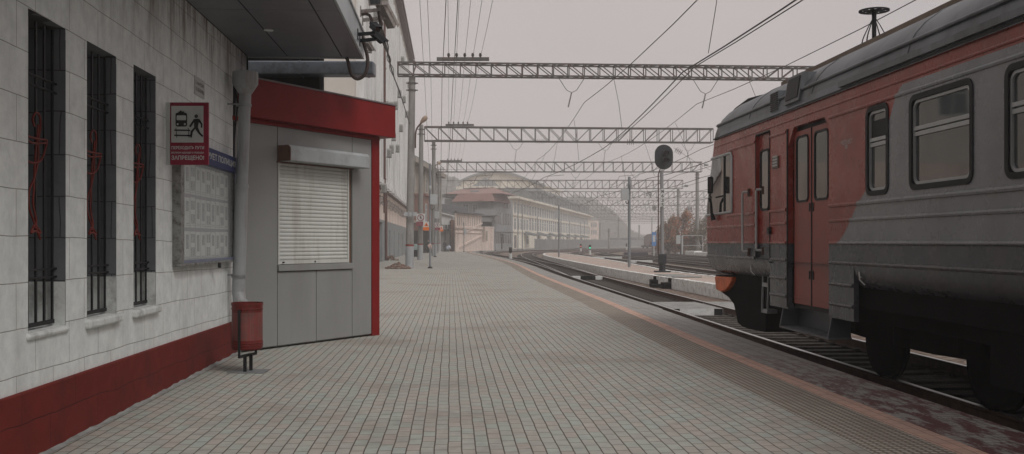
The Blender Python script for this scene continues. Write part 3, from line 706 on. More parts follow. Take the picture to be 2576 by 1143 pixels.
panel(-.2, a_j0, .03, 3.3); panel(a_j1, a_red-.002, .03, 3.3)
panel(a_j0, a_j1, kz(790, 405), 3.3)
zsb = zc; zst = kz(790, 415)
panel(a_j0, a_mid, .03, zc-.05, 'cupboard_door'); panel(a_mid, a_j1, .03, zc-.05, 'cupboard_door')
mb = MB(); fr.box(mb, a_j0-.0, a_j1+.0, zc-.045, zc+.045, -.034, .03); mb.build('counter', m_panel, K, bevel=.006)
mb = MB(); fr.box(mb, a_j0-.19, a_red, .02, 3.3, -.0349, -.0345) if False else None
mb = MB(); fr.box(mb, a_red, LK, .0, 3.35, -1.6, .012); mb.build('corner_post', m_kred, K, bevel=.004)
# shutter
sa0, sa1 = kx(702)[0], kx(877)[0]; z = zc+.05
mb = MB(); fr.box(mb, a_j0+.005, a_j0+.03, z, zst, -.034, .012); fr.box(mb, sa1, a_j1-.12, z, zst, -.034, .012); mb.build('shutter_guide', m_shut, K)
mb = MB(); fr.box(mb, a_j1-.12, a_j1-.01, z, zst+.0, -.034, -.02); mb.build('window_jamb', m_brownb, K)
mb = MB(); k = int((zst-z-.06)/.055); hgt = (zst-z-.06)/k
for i in range(k):
    z0 = z+.06+i*hgt; A = [(z0+.0, -.012), (z0+.007, -.003), (z0+hgt*.45, .001), (z0+hgt-.008, -.002), (z0+hgt, -.012)]
    vs = []
    for zz, d in A: vs += [fr.p(a_j0+.03, zz, d), fr.p(sa1, zz, d)]
    mb.add(vs, [(2*j, 2*j+1, 2*j+3, 2*j+2) for j in range(4)], True)
mb.add([fr.p(a_j0+.03, z, -.021), fr.p(sa1, z, -.021), fr.p(sa1, zst, -.021), fr.p(a_j0+.03, zst, -.021)], [(0, 1, 2, 3)])
mb.build('roller_shutter', m_shut, K)
mb = MB(); fr.box(mb, a_j0+.03, sa1, z+.002, z+.058, -.02, .006); br = mb.build('shutter_bottom_rail', m_shut, K, bevel=.004)
mb = MB(); q = fr.p((a_j0+sa1)/2, z+.03, .007); mb.tube([q, q+fr.n*.006], .014, 10)
for aa in (a_j0+.1,): q = fr.p(aa, z+.03, .006); mb.tube([q, q+fr.n*.03], .01, 8)
mb.build('lock', m_black, br)
# shutter box
ba0, ba1 = kx(700)[0], kx(905)[0]-.05; zb0 = kz(790, 415)-.0; zb1 = kz(790, 377)
mb = MB(); prof = [(-.0, zb0), (.23, zb0), (.24, zb0+.01), (.24, zb1-.04), (.20, zb1), (.0, zb1)]
mb.prism([fr.p(ba0, zz, d) for d, zz in prof], fr.t*(ba1-ba0)); mb.build('shutter_box', m_shbox, K, bevel=.005)
mb = MB(); mb.prism([fr.p(ba0-.004, zz, d) for d, zz in prof], -fr.t*.012); mb.build('box_end_cap', m_brownb, K)
mb = MB(); fr.box(mb, a_j0-.02, a_j1+.0, zb0-.02, zb0-.003, .0, .03); mb.build('box_seal', m_brownb, K)
# fascia
fz0 = kz(860, 332); fz1 = fz0+.52
mb = MB(); fr.box(mb, .05, LK+.23, fz0, fz1, -1.7, .16); mb.build('fascia', m_kred, K, bevel=.006)
mb = MB(); fr.box(mb, .04, LK+.245, fz1, fz1+.02, -1.72, .175); mb.build('fascia_capping', M('grey_capping', (.2, .17, .17), .5), K)
mb = MB(); fr.box(mb, -.3, a_red, fz0-.06, fz0-.003, -.03, .03); mb.build('shadow_trim', m_kred, K)
# ------------------------------------------------------------------ security cameras on the canopy edge
m_camw = M('grey_camera_shell', (.33, .29, .26), .5, .2, var=.15, dirt=(.16, .08, .05), dirt_amt=.7, scale=14)
m_camb = M('black_camera_shell', (.02, .021, .023), .4, var=.2)
m_lens = M('camera_lens', (.01, .01, .012), .05, spec=.9)
m_hose = M('corrugated_hose', (.07, .05, .045), .7, var=.3)
def cam_unit(label, x, y, Z, dx, dy, dz, L_, w, h, mat, wall, hood=True, group='security cameras fixed to the canopy edge'):
    c = P(x, y, Z); d = Vector((dx*CS+dz*SN, dz*CS-dx*SN, -dy)).normalized()
    g = thing('security_camera', label, 'security camera', c, group)
    a = d.cross(Vector((0, 0, 1))).normalized(); b_ = a.cross(d).normalized()
    mb = MB(); p0 = c-d*L_/2; p1 = c+d*L_/2
    def sec(p, s=1): return [p+a*w/2*s-b_*h*.5*s, p+a*w/2*s+b_*h*.2*s, p+a*w*.3*s+b_*h*.5*s, p-a*w*.3*s+b_*h*.5*s, p-a*w/2*s+b_*h*.2*s, p-a*w/2*s-b_*h*.5*s]
    mb.prism(sec(p0), d*L_); mb.build('camera_body', mat, g, bevel=.006)
    mb = MB(); mb.prism([q+d*.002 for q in sec(p1, .72)], d*.004); mb.build('lens_glass', m_lens, g)
    if hood:
        mb = MB(); mb.prism([p0+a*w*.56+b_*h*.1, p0+a*w*.56+b_*h*.55, p0-a*w*.56+b_*h*.55, p0-a*w*.56+b_*h*.1, p0-a*w*.52+b_*h*.1, p0-a*w*.52+b_*h*.51, p0+a*w*.52+b_*h*.51, p0+a*w*.52+b_*h*.1], d*(L_+.05)); mb.build('sun_hood', mat, g)
    wq = P(wall[0], wall[1], Z+.1); wq.x = UE
    mb = MB(); mb.box(UE, UE+.012, wq.y-.045, wq.y+.045, wq.z-.07, wq.z+.07); e = c-b_*h*.55; k = Vector((e.x, e.y, wq.z+.0))
    mb.bar(wq+Vector((.01, 0, 0)), k, .03, .045); mb.bar(k+Vector((0, 0, -.015)), e, .035); mb.build('bracket', mat, g)
    return g
cam_unit('largest grey camera housing facing the platform at the top of the picture', 952, 2, 13.6, -.15, .25, -1, .34, .19, .125, m_camw, (900, 29))
cam_unit('long brown grey camera housing pointing down and away above the two black cameras', 972, 36, 13.9, .25, .5, .6, .42, .12, .13, m_camw, (905, 51))
cam_unit('black security camera with a hooded lens facing the viewer', 943, 68, 13.2, .35, .35, -.6, .19, .085, .085, m_camb, (904, 87))
cam_unit('lower black security camera pointing away down the platform', 950, 93, 13.5, .55, .45, .4, .19, .085, .085, m_camb, (912, 103))
cam_unit('small rusty camera half hidden behind the canopy corner', 929, 116, 14.3, .3, .5, .7, .16, .06, .06, m_camw, (915, 105))
hz = 14.0
mb = MB(); mb.tube(catmull([P(x, y, hz) for x, y in ((911, 92), (916, 112), (924, 142), (925, 160), (922, 178), (914, 192), (900, 199), (888, 193), (881, 180), (876, 158), (872, 145))], 5), .024, 8); tag(mb.build('cable_conduit', m_hose, loc=P(900, 199, hz)), 'thick brown conduit hanging in a loop under the canopy corner', 'conduit')
mb = MB(); mb.tube(catmull([P(x, y, 13.6) for x, y in ((909, 37), (922, 36), (930, 40), (935, 52), (938, 60))], 5), .02, 8); mb.tube(catmull([P(x, y, 13.6) for x, y in ((954, 28), (957, 45), (961, 60), (958, 72))], 5), .016, 8); tag(mb.build('camera_lead', m_hose, loc=P(935, 52, 13.6)), 'curved brown leads behind the upper cameras', 'cable')
for k, dxx in enumerate((0, 5, -4)):
    pts = [(952+dxx*.3, 30, 13.6), (957, 60, 13.9), (962+dxx, 90, 16), (972+dxx, 121, 20), (979-dxx, 150, 26), (984+dxx, 172, 32), (992, 197, 40), (1003-dxx*.3, 225, 47), (1016, 265, 52), (1030, 312, 56.6)]
    mb = MB(); mb.tube(catmull([P(*p) for p in pts], 4), .012+.012*(k == 0), 5); tag(mb.build('cable', m_wire, loc=P(*pts[0])), ['thickest of three loose cables running from the cameras to the first pole', 'loose cable looping out to the right between the cameras and the first pole', 'loose cable looping out to the left between the cameras and the first pole'][k], 'cable', 'cables strung from the canopy to the first pole')

# ------------------------------------------------------------------ generic building helpers
m_pinkw = M('pink_plaster', (.70, .56, .48), .9, var=.12, scale=.6, dirt=(.28, .21, .17), dirt_amt=.6, streak=True)
m_whitew = M('white_ribbed_wall', (.74, .71, .68), .85, var=.1, scale=.5, dirt=(.33, .29, .26), dirt_amt=.55, streak=True)
m_beigew = M('beige_wall', (.58, .52, .46), .9, var=.1, scale=.5, dirt=(.38, .33, .29), dirt_amt=.5, streak=True)
m_farframe = M('far_white_frame', (.6, .59, .57), .6, var=.05)
m_greyw = M('grey_plinth_tile', (.25, .25, .245), .7, var=.2, scale=.8, dirt=(.14, .14, .135), dirt_amt=.5)
m_cream = M('cream_plaster', (.76, .68, .57), .9, var=.10, scale=.5, dirt=(.36, .30, .23), dirt_amt=.5, streak=True)
m_tan = M('tan_plaster', (.33, .28, .23), .9, var=.15, scale=.6, dirt=(.2, .17, .14), dirt_amt=.5, streak=True)
m_brick = brickmat('red_brick', (.24, .085, .055), (.19, .065, .045), (.2, .17, .15), .25, .08, .01, 'xz', .9, .3)
m_roofd = M('dark_roof', (.055, .058, .06), .7, var=.3, dirt=(.03, .03, .03), dirt_amt=.6)
m_roofr = M('red_roof', (.24, .135, .12), .7, var=.15, scale=.8)
m_roofp = M('pale_pink_roof', (.30, .19, .17), .7, var=.15, scale=.8)
m_roofg = M('grey_roof', (.17, .18, .175), .7, var=.2, scale=.8)
m_farroof = M('pale_roof_edge', (.30, .30, .29), .7, var=.1)
m_grh = M('grey_house_wall', (.27, .275, .275), .85, var=.1, scale=.6, dirt=(.18, .18, .18), dirt_amt=.4, streak=True)
m_wframe = M('brown_window', (.12, .05, .04), .6, var=.2)
m_wglass = M('far_glass', (.09, .10, .105), .2, var=.3, scale=.5, spec=.7)
m_acw = M('air_conditioner_shell', (.42, .40, .37), .5, .1, var=.12, dirt=(.25, .19, .14), dirt_amt=.5)
m_acd = M('air_conditioner_grille', (.08, .08, .078), .6, var=.3, scale=20)
m_brownp = M('brown_pipe', (.10, .045, .035), .6, var=.3)
WIN = {}
def window_unit(fr, a0, a1, z0, z1, parent, frame_m, glass_m=None, bars=1, trans=True, arch=False, proud=.03, nm='window'):
    "frame standing a little proud of the wall, pane inside it"
    glass_m = glass_m or m_wglass; f = MB(); w = .09
    fr.box(f, a0, a0+w, z0, z1, 0, proud); fr.box(f, a1-w, a1, z0, z1, 0, proud); fr.box(f, a0+w, a1-w, z0, z0+w, 0, proud); fr.box(f, a0+w, a1-w, z1-w, z1, 0, proud)
    for i in range(bars): c = a0+(a1-a0)*(i+1)/(bars+1); fr.box(f, c-.03, c+.03, z0+w, z1-w, 0, proud-.004)
    if trans: zz = z0+(z1-z0)*.68; fr.box(f, a0+w, a1-w, zz-.03, zz+.03, 0, proud-.008)
    if arch:
        c = (a0+a1)/2; r = (a1-a0)/2; pts = [fr.p(c+r*math.cos(R(t)), z1-.002+r*.7*math.sin(R(t)), 0) for t in range(0, 181, 20)]; f.prism(pts, fr.n*(proud-.01))
    o = f.build(nm, frame_m, parent)
    g = MB(); fr.box(g, a0+w*.5, a1-w*.5, z0+w*.5, z1-w*.5, .002, .012)
    if arch:
        c = (a0+a1)/2; r = (a1-a0)/2-.1; pts = [fr.p(c+r*math.cos(R(t)), z1+.03+r*.7*math.sin(R(t)), 0) for t in range(0, 181, 20)]; g.prism(pts, fr.n*(proud-.002))
    g.build('pane', glass_m, o)
    return o
def ac(fr, a, z, label, w=.85, h=.6, d=.32, off=.1):
    g = thing('air_conditioner', label, 'air conditioner', fr.p(a, z, off+.15), 'air conditioners on the long white building')
    mb = MB(); fr.box(mb, a-w/2, a+w/2, z, z+h, off, off+d); mb.build('case', m_acw, g, bevel=.02)
    mb = MB(); c = fr.p(a-.1, z+h/2, off+d); mb.tube([c, c+fr.n*.012], h*.42, 16); 
    for i in range(6): fr.box(mb, a-w/2-.008, a-w/2-.001, z+.08+.07*i, z+.11+.07*i, off+.04, off+d-.04)
    mb.build('fan_grille', m_acd, g)
    mb = MB(); fr.box(mb, a-w/2+.05, a-w/2+.1, z-.05, z-.002, 0, off+d); fr.box(mb, a+w/2-.1, a+w/2-.05, z-.05, z-.002, 0, off+d); mb.build('bracket', m_steel, g)

# ------------------------------------------------------------------ long white building beside the platform
UB = -5.25; VB0, VB1 = 55.0, 128.0; HB = 24.6
Bw = thing('office_building', 'tall long white building with vertical ribs and rows of air conditioners', 'building', (UB, 90, 0))
fr = Fr((UB, VB0), (UB, VB1)); LB = fr.L
mb = MB(); mb.box(-34, UB, VB0, VB1, 3.2, 6.0); mb.build('wall', m_pinkw, Bw); mb = MB(); mb.box(-34, UB, VB0, VB1, 6.001, HB); mb.build('upper_wall', m_beigew, Bw)
mb = MB(); door_gap = [(17.5, 22.5, .0, 3.0), (26, 27.6, 0, 2.5), (31, 32.6, 0, 2.5), (38, 39.2, 0, 2.5), (46, 47.5, 0, 2.4), (54, 55.5, 0, 2.4)]
fr.holes(mb, 0, LB, 0, 3.2, door_gap, .5); mb.box(-34, UB-.5, VB0, VB1, 0, 3.199); mb.build('plinth', m_greyw, Bw)
for (a, b_, c, d) in door_gap:
    mb = MB(); fr.box(mb, a+.02, b_-.02, c, d-.05, -.48, -.42); dd = mb.build('door', m_greyw if a > 20 else m_dark, Bw)
    mb = MB(); fr.box(mb, b_-.3, b_-.2, 1.0, 1.1, -.419, -.39); mb.build('handle', m_steel, dd)
mb = MB(); nr = 24
for i in range(nr):
    a = 1.0+i*3.05; fr.box(mb, a, a+1.35, 6.0, HB-2.6, .0, .42); fr.box(mb, a-.1, a+1.45, 5.6, 5.999, .0, .5)
ribs = mb.build('ribs', m_whitew, Bw)
mb = MB(); fr.box(mb, -.2, LB+.1, 5.45, 5.6, 0, .2); fr.box(mb, -.3, LB+.3, HB-.0, HB+.35, -.3, .55); fr.box(mb, -.3, LB+.35, HB+.35, HB+.5, -.4, .7); mb.build('cornice', m_brownp, Bw)
mb = MB(); mb.box(-34, UB, VB0, VB1, HB+.001, HB+.3); mb.build('roof', m_roofg, Bw)
for fl in range(5):
    z = 6.9+fl*3.3
    for i in range(nr-1):
        a = 1.0+i*3.05+1.35
        window_unit(fr, a+.25, a+1.45, z, z+1.9, Bw, m_pvc, bars=1)
random.seed(3)
acs = [(6, 9.2, 0), (9.2, 8.1, 0), (12.2, 8.9, 0), (15.3, 5.0, 1), (18.4, 11.2, 0), (21.4, 8.0, 0), (24.5, 12, 0), (24.5, 8.6, 0), (27.5, 9.9, 0), (30.6, 12.9, 0), (33.6, 9.5, 0), (36.7, 14.8, 0), (39.7, 12.0, 0), (45.8, 15.6, 0), (51.9, 14.9, 0), (2.2, 12.4, 0), (5.1, 15.9, 0), (8.2, 15.5, 0), (42.8, 19.0, 0), (58, 19.0, 0)]
ordn = ['first', 'second', 'third', 'fourth', 'fifth', 'sixth', 'seventh', 'eighth', 'ninth', 'tenth', 'eleventh', 'twelfth', 'thirteenth', 'fourteenth', 'fifteenth', 'sixteenth', 'seventeenth', 'eighteenth', 'nineteenth', 'twentieth']
srt = sorted(acs)
for k, (a, z, lo) in enumerate(srt):
    hh = 'low' if z < 7 else 'lower' if z < 10 else 'middle' if z < 14 else 'upper'
    ac(fr, a, z, f'{ordn[k]} air conditioner box from the near end, at {hh} height between white ribs', off=.43)
# dark boxy ac on the pink storey and wall cables
mb = MB(); 
for k in range(5):
    pts = [fr.p(a, 4.95-.17*k+.07*math.sin(a*1.3+k*2)+random.uniform(-.09, .09), .06+.03*k) for a in [16+.8*i for i in range(66)]]; mb.tube(pts, .022, 4)
tag(mb.build('wall_cables', m_wire, loc=fr.p(40, 4.6)), 'tangle of dark cables along the pink storey of the long white building', 'cables')
mb = MB(); q = C((996-CX)/F*72, 72); q.x = UB+.5; mb.tube([(q.x, q.y, 3.6), (q.x, q.y, HB)], .09, 10); 
for z in (6, 10, 14, 18): mb.tube([(q.x, q.y, z), (q.x, q.y, z+.1)], .12, 10)
mb.build('drainpipe', m_brownp, Bw)
mb = MB(); mb.tube([(UB+.12, 80, .1), (UB+.12, 80, 5.4)], .1, 10); mb.tube([(UB+.12, 80, .3), (UB+.35, 80, .08)], .12, 8); mb.build('drainpipe', m_brownp, Bw)
# gutter outlet at the far roof corner
mb = MB(); mb.tube([(UB+.6, VB1, HB+.2), (UB+.9, VB1+.2, HB-.3), (UB+.5, VB1+.2, HB-1.5), (UB+.2, VB1+.1, HB-2.5), (UB+.2, VB1+.1, 4)], .09, 8); mb.build('gutter_outlet', m_brownp, Bw)
# end wall facing the viewer
fe = Fr((-34, VB0), (UB, VB0)); ac(fe, 28.75-8.3, 9.2, 'white air conditioner on the end wall seen through the gap over the kiosk', 1.1, .8, off=.08)
window_unit(fe, 14, 15.6, 8.7, 10.6, Bw, m_pvc)

# tan building beyond, brick annex, market shed
A_, B_ = C(-13.2, 128), C(-11.6, 161)
Bt = thing('tan_building', 'narrow tan plaster building with pilasters beyond the long white building', 'building', A_)
fr = Fr(A_, B_)
mb = MB(); fr.box(mb, 0, fr.L, 0, 12.3, -9, 0)
for i in range(6): fr.box(mb, i*6.2, i*6.2+.8, 4.2, 11.6, 0, .35)
mb.build('wall', m_tan, Bt); mb = MB(); fr.box(mb, -.3, fr.L+.5, 11.8, 12.4, 0, .9); fr.box(mb, -.1, fr.L+.2, 4.0, 4.3, 0, .5); mb.build('cornice', m_tan, Bt)
for i in range(5):
    for z in (5.2, 8.6): window_unit(fr, i*6.2+2, i*6.2+4.6, z, z+2, Bt, m_pvc)
mb = MB(); fr.box(mb, -.1, fr.L, 12.401, 13.4, -9, -.5); mb.build('roof', m_roofg, Bt)
A_, B_ = C(-11.6, 131), C(-10.9, 142)
Bk = thing('brick_annex', 'low red brick shop front below the tan building', 'building', A_); fr = Fr(A_, B_)
mb = MB(); fr.box(mb, 0, fr.L, 3.0, 7.6, -2.2, 0); mb.build('wall', m_brick, Bk)
mb = MB(); fr.box(mb, 0, fr.L, 0, 2.999, -2.2, -.4); mb.build('shop_front', m_dark, Bk)
for i in range(3): window_unit(fr, 1+i*3.6, 2.6+i*3.6, 4.2, 6.6, Bk, m_pvc)
mb = MB(); fr.box(mb, -.2, fr.L+.2, 7.6, 7.9, -2.3, .3); mb.build('cornice', m_brick, Bk)
# shed
A_, B_ = P(1090, 634, 163), P(1135, 634, 163)
Bs = thing('market_shed', 'white panelled shed with black felt roof at the end of the platform', 'shed', A_); fr = Fr(A_, B_)
def fz(y, Z): return EYE+(HY-y)/F*Z
mb = MB(); mb.prism([fr.p(0, 0, 0), fr.p(fr.L, 0, 0), fr.p(fr.L, fz(537, 163), 0), fr.p(0, fz(529, 163), 0)], -fr.n*8); mb.build('wall', m_whitew, Bs)
zr0, zr1 = fz(548, 163), fz(529, 163)
mb = MB(); kk = P(1173, 634, 163); w_ = (kk-fr.A).length; lo_ = [fr.p(0, fz(529.5, 163), .2), fr.p(w_, fz(550, 163), .2)]; hi_r = [fr.p(w_, fz(525, 163)+.35, -6), fr.p(0, fz(514, 163)+.25, -6)]; mb.prism(lo_+hi_r, (0, 0, .12)); mb.build('roof', m_roofd, Bs)
mb = MB(); mb.bar(lo_[0]+Vector((0, 0, -.1)), lo_[1]+Vector((0, 0, -.1)), .2, .22); mb.build('eaves_board', m_whitew, Bs)
for i in range(4): window_unit(fr, 1.0+i*.46, 1.38+i*.46, fz(576, 163), fz(566, 163), Bs, m_black, bars=0, trans=False)
mb = MB(); fr.box(mb, -.1, fr.L-.2, fz(580, 163), fz(577, 163), 0, .9); mb.build('awning', m_roofd, Bs)
mb = MB(); fr.box(mb, 1.9, 2.0, 0, fz(581, 163), 0, .08); fr.box(mb, 2.7, 2.85, 0, 5.0, 0, .1); mb.build('post', m_dark, Bs)
# brick door block
A_, B_ = P(1133.5, 634, 158), P(1147, 634, 158)
Bd = thing('brick_porch', 'small red brick porch with an arched brown door between shed and pink building', 'porch', A_); fr = Fr(A_, B_)
mb = MB(); fr.box(mb, 0, fr.L, 0, fz(554, 158), -4, 0); mb.build('wall', m_brick, Bd)
mb = MB(); fr.box(mb, .08, fr.L-.12, 0, 1.9, 0, .06); c = (fr.L-.04)/2; r = c-.08; mb.prism([fr.p(c+r*math.cos(R(t)), 1.9+r*.5*math.sin(R(t)), 0) for t in range(0, 181, 15)], fr.n*.06); dr = mb.build('door', m_wframe, Bd)
mb = MB(); fr.box(mb, .25, fr.L-.35, 1.35, 1.8, .061, .07); mb.build('panel', m_brownp, dr)
# pink building receding to the right
A_, B_ = P(1147, 634, 153), P(1212, 632, 167)
Bp = thing('pink_building', 'long low pink plaster building with tall narrow windows and diagonal moulding', 'building', A_); fr = Fr(A_, B_)
mb = MB(); fr.box(mb, 0, fr.L, 0, 6.0, -.2, 0); mb.build('wall', m_pinkw, Bp)
mb = MB(); fr.box(mb, -.2, fr.L+.1, 3.6, 3.9, 0, .2); fr.box(mb, -.2, fr.L+.1, 2.9, 3.0, 0, .12)
mb.prism([fr.p(1.5, .5, 0), fr.p(fr.L-.1, 2.4, 0), fr.p(fr.L-.1, 2.7, 0), fr.p(1.5, .8, 0)], fr.n*.15); mb.prism([fr.p(5, 3.0, 0), fr.p(fr.L-.1, 4.5, 0), fr.p(fr.L-.1, 4.75, 0), fr.p(5, 3.25, 0)], fr.n*.18); mb.build('moulding', m_pinkw, Bp)
for i in range(14): window_unit(fr, .4+i*1.03, .9+i*1.03, 3.95, 5.5, Bp, m_pinkw, bars=0, trans=False)
mb = MB(); mb.prism([fr.p(-.1, 6.0, .5), fr.p(-.1, 6.3, 0), fr.p(-.1, 6.0, -.5)], fr.t*(fr.L+.5)); mb.build('roof', m_roofd, Bp)
# low wall block with stair beside it
A_, B_ = P(1213, 632, 168), P(1242, 630, 172)
Bq = thing('boundary_wall', 'low pink boundary wall with pier between pink building and grey house', 'wall', A_); fr = Fr(A_, B_)
mb = MB(); fr.box(mb, 0, .9, 0, 1.4, -3, 0); fr.box(mb, .9, fr.L, 0, 3.9, -.5, 0); fr.box(mb, .85, fr.L+.05, 3.9, 4.1, -.55, .06); mb.build('wall', m_pinkw, Bq)
mb = MB(); fr.box(mb, 1.3, 2.0, 1.7, 3.4, .001, .05); mb.build('recess', m_tan, Bq)
# grey house with red mansard
Z0 = 192
A_, B_ = P(1128, 632, Z0+2.3), P(1242, 630, Z0); 
Bg = thing('grey_house', 'grey house with red mansard roof, balcony and brown windows', 'house', B_); fr = Fr(A_, B_); LG = fr.L
mb = MB(); fr.box(mb, 0, LG-.35, 0, fz(530, Z0), -13, 0); fr.box(mb, 2.6, LG-.35, fz(541, Z0), fz(500, Z0), -12, 1.5); mb.build('wall', m_grh, Bg)
A2, B2 = Vector((B_.x, B_.y, 0)), P(1290, 628, 206); f2 = Fr(A2, B2)
mb = MB(); f2.box(mb, 0, f2.L, 0, fz(499, Z0), -10, 0); f2.box(mb, 0, f2.L, 3.5, 3.7, 0, .15); mb.build('side_wing', m_grh, Bg)
for a in (.6, 1.9, 3.2, 4.4, 6.8, 8.6, 10.4, 12):
    for z0 in (1.2, 5.0):
        if a+1 < f2.L: window_unit(f2, a, a+.8, z0, z0+2.2, Bg, m_wframe, bars=0)
for a in (7.5, 9.5, 11.8):
    if a+1 < f2.L: window_unit(f2, a, a+.7, 8.3, 9.7, Bg, m_wframe, bars=0)
mb = MB(); f2.box(mb, 5.4, 6.2, 0, 2.5, 0, .05); mb.build('door', m_dark, Bg)
mb = MB(); mb.prism([f2.p(4.9, 3.0, 0), f2.p(4.9, 2.9, 1.4), f2.p(4.9, 3.3, 0)], f2.t*2.2); mb.build('door_canopy', m_roofg, Bg)
mb = MB(); zz = fz(541, Z0); fr.box(mb, 6.2, LG+1.4, zz-.2, zz, -1, 2.6); fr.box(mb, 6.2, LG+1.4, zz+1.0, zz+1.12, 2.5, 2.6); fr.box(mb, 6.2, LG+1.4, zz, zz+.95, 2.53, 2.57); mb.build('balcony', m_grh, Bg)
for a, b_ in ((3.4, 4.6), (5.4, 6.4)): window_unit(Fr(fr.p(0, 0, 1.5), fr.p(LG, 0, 1.5)), a, b_, fz(536, Z0), fz(514, Z0), Bg, m_pvc)
mb = MB(); za, zb_ = fz(508, Z0), fz(488, Z0)
p = [fr.p(1.6, za, 2.9), fr.p(LG+.9, za, 2.9), fr.p(LG+.9, za, -10), fr.p(1.6, za, -10)]; q = [fr.p(2.5, zb_, 1.7), fr.p(LG+.1, zb_, 1.7), fr.p(LG+.1, zb_, -9.5), fr.p(2.5, zb_, -9.5)]
mb.hexa(p+q); mb.build('mansard_roof', m_roofr, Bg)
mb = MB(); e = [fr.p(-.4, zb_, 2.0), fr.p(LG+2.0, zb_, 1.5), fr.p(LG+2.0, zb_, -10.5), fr.p(-.4, zb_, -12)]; t_ = [fr.p(3.0, fz(469, Z0), -4), fr.p(LG-1, fz(469, Z0), -4)]
e = [v+Vector((0, 0, .002)) for v in e]
mb.add(e+t_, [(0, 1, 5, 4), (1, 2, 5), (2, 3, 4, 5), (3, 0, 4), (0, 3, 2, 1)]); rf = mb.build('hip_roof', m_roofp, Bg)
mb = MB(); q = fr.p(LG*.52, 0, -1.0); fr.box(mb, LG*.5, LG*.5+1.6, zb_+.2, fz(479, Z0), -3, .4); mb.build('roof_dormer', m_grh, rf)
mb = MB(); fr.box(mb, -1.0, 1.9, fz(496, Z0), zb_-.01, -9, 1.0); mb.build('eaves', m_roofg, Bg)
mb = MB(); zz = fz(570, Z0); fr.box(mb, LG-5.5, LG-.3, 0, zz, 0, 3.0); mb.build('annex', m_greyw, Bg)
mb = MB(); fr.box(mb, LG-5.5, LG-.2, fz(558, Z0), fz(548, Z0), .0, 1.8); mb.build('awning', m_pvc, Bg)
mb = MB(); fr.box(mb, LG-5.4, LG-.4, zz+.05, fz(558, Z0), .0, .05); mb.build('dark_opening', m_dark, Bg)

# arched cream building and the long cream building
Z0 = 259
A_, B_ = P(1160, 627, Z0+3.5), P(1338, 627, Z0)
Ba = thing('arched_building', 'cream building with a broad arched roof behind the grey house', 'building', P(1250, 627, Z0)); fr = Fr(A_, B_); LA = fr.L
def arch_z(s): return fz(434, Z0)-(fz(434, Z0)-fz(458, Z0))*((s-.48)/.5)**2*1.0
pts = [fr.p(LA*s/20, arch_z(s/20), 0) for s in range(21)]
mb = MB(); mb.prism([fr.p(0, 0, 0)]+pts+[fr.p(LA, 0, 0)], -fr.n*16); mb.build('wall', m_cream, Ba)
mb = MB(); up = [p+Vector((0, 0, .5)) for p in pts]; mb.prism([pts[0]+fr.n*.9-fr.t]+[p+fr.n*.9 for p in pts]+[pts[-1]+fr.n*.9+fr.t]+[up[-1]+fr.n*.9+fr.t]+[p+fr.n*.9 for p in up[::-1]]+[up[0]+fr.n*.9-fr.t], -fr.n*18); mb.build('arched_roof', m_farroof, Ba)
mb = MB(); c = LA*.36; zg = fz(468, Z0); mb.prism([fr.p(c-3.6, zg, .02), fr.p(c, fz(446, Z0), .02), fr.p(c+3.6, zg, .02)], fr.n*1.3); mb.build('pediment', m_farroof, Ba)
mb = MB(); fr.box(mb, -1, LA+.5, zg-.8, zg-.01, .0, 1.6); mb.build('ledge', m_cream, Ba)
for i in range(9): window_unit(fr, LA*.55+i*.95, LA*.55+i*.95+.6, fz(494, Z0), fz(480, Z0), Ba, m_pvc, bars=0)

A_, B_ = C(.3, 222), C(30.5, 388)
Bl = thing('long_cream_building', 'very long four storey cream building with arched windows and mansard dormers', 'building', C(15, 300)); fr = Fr(A_, B_); LL_ = fr.L
EV = 11.2
mb = MB(); fr.box(mb, 0, LL_, 0, EV, -14, 0)
for z in (3.7, 7.4): fr.box(mb, -.1, LL_, z, z+.35, 0, .25)
mb.build('wall', m_cream, Bl)
mb = MB(); fr.box(mb, -.8, LL_+.8, EV, EV+.5, -14, 1.3); mb.build('eaves', m_cream, Bl)
mb = MB(); mb.prism([fr.p(30, EV+.5, .6), fr.p(30, EV+3.6, -2.2), fr.p(30, EV+4.2, -7), fr.p(30, EV+.5, -14)], fr.t*(LL_-30)); rf = mb.build('mansard_roof', m_roofg, Bl)
nw = 40; st = LL_/nw
for i in range(nw):
    a = i*st+.5
    if i < 38: window_unit(fr, a, a+st*.78, 7.95, 10.4, Bl, m_farframe, bars=2, proud=.05)
    if i % 1 == 0: window_unit(fr, a, a+st*.72, 4.3, 6.5 if i > 4 else 6.9, Bl, m_farframe, bars=1, arch=i > 4, proud=.05)
for i in range(0, nw, 2):
    a = i*st+.9
    if i % 4 != 2: window_unit(fr, a, a+st*.7, .9 if i % 8 else .1, 3.0, Bl, m_wframe if i % 8 == 0 else m_pvc, bars=1, proud=.05)
for i in range(22):
    a = 31+i*(LL_-33)/22; mb = MB(); fr.box(mb, a, a+2.6, EV+.9, EV+3.2, -3, .3); mb.prism([fr.p(a-.3, EV+3.2, .5), fr.p(a+1.3, EV+4.1, .5), fr.p(a+2.9, EV+3.2, .5)], -fr.n*4); mb.build('dormer', m_roofg, rf)
for i in range(7):
    a = 14+i*20; mb = MB(); mb.prism([fr.p(a, 3.3, 0), fr.p(a, 2.9, 2.6), fr.p(a, 3.1, 2.7), fr.p(a, 4.1, 0)], fr.t*6.5); mb.build('door_canopy', m_roofg, Bl)
fe = Fr(B_, P(1506, 620, 391)); mb = MB(); fe.box(mb, 0, fe.L, 0, 9.8, -12, 0); mb.build('end_block', m_pinkw, Bl)
for z in (1, 4.4, 7.3):
    for a in (.7, 1.9, 3.0): 
        if a+.7 < fe.L: window_unit(fe, a-.2, a+.5, z, z+1.8, Bl, m_pvc, bars=0, proud=.05)
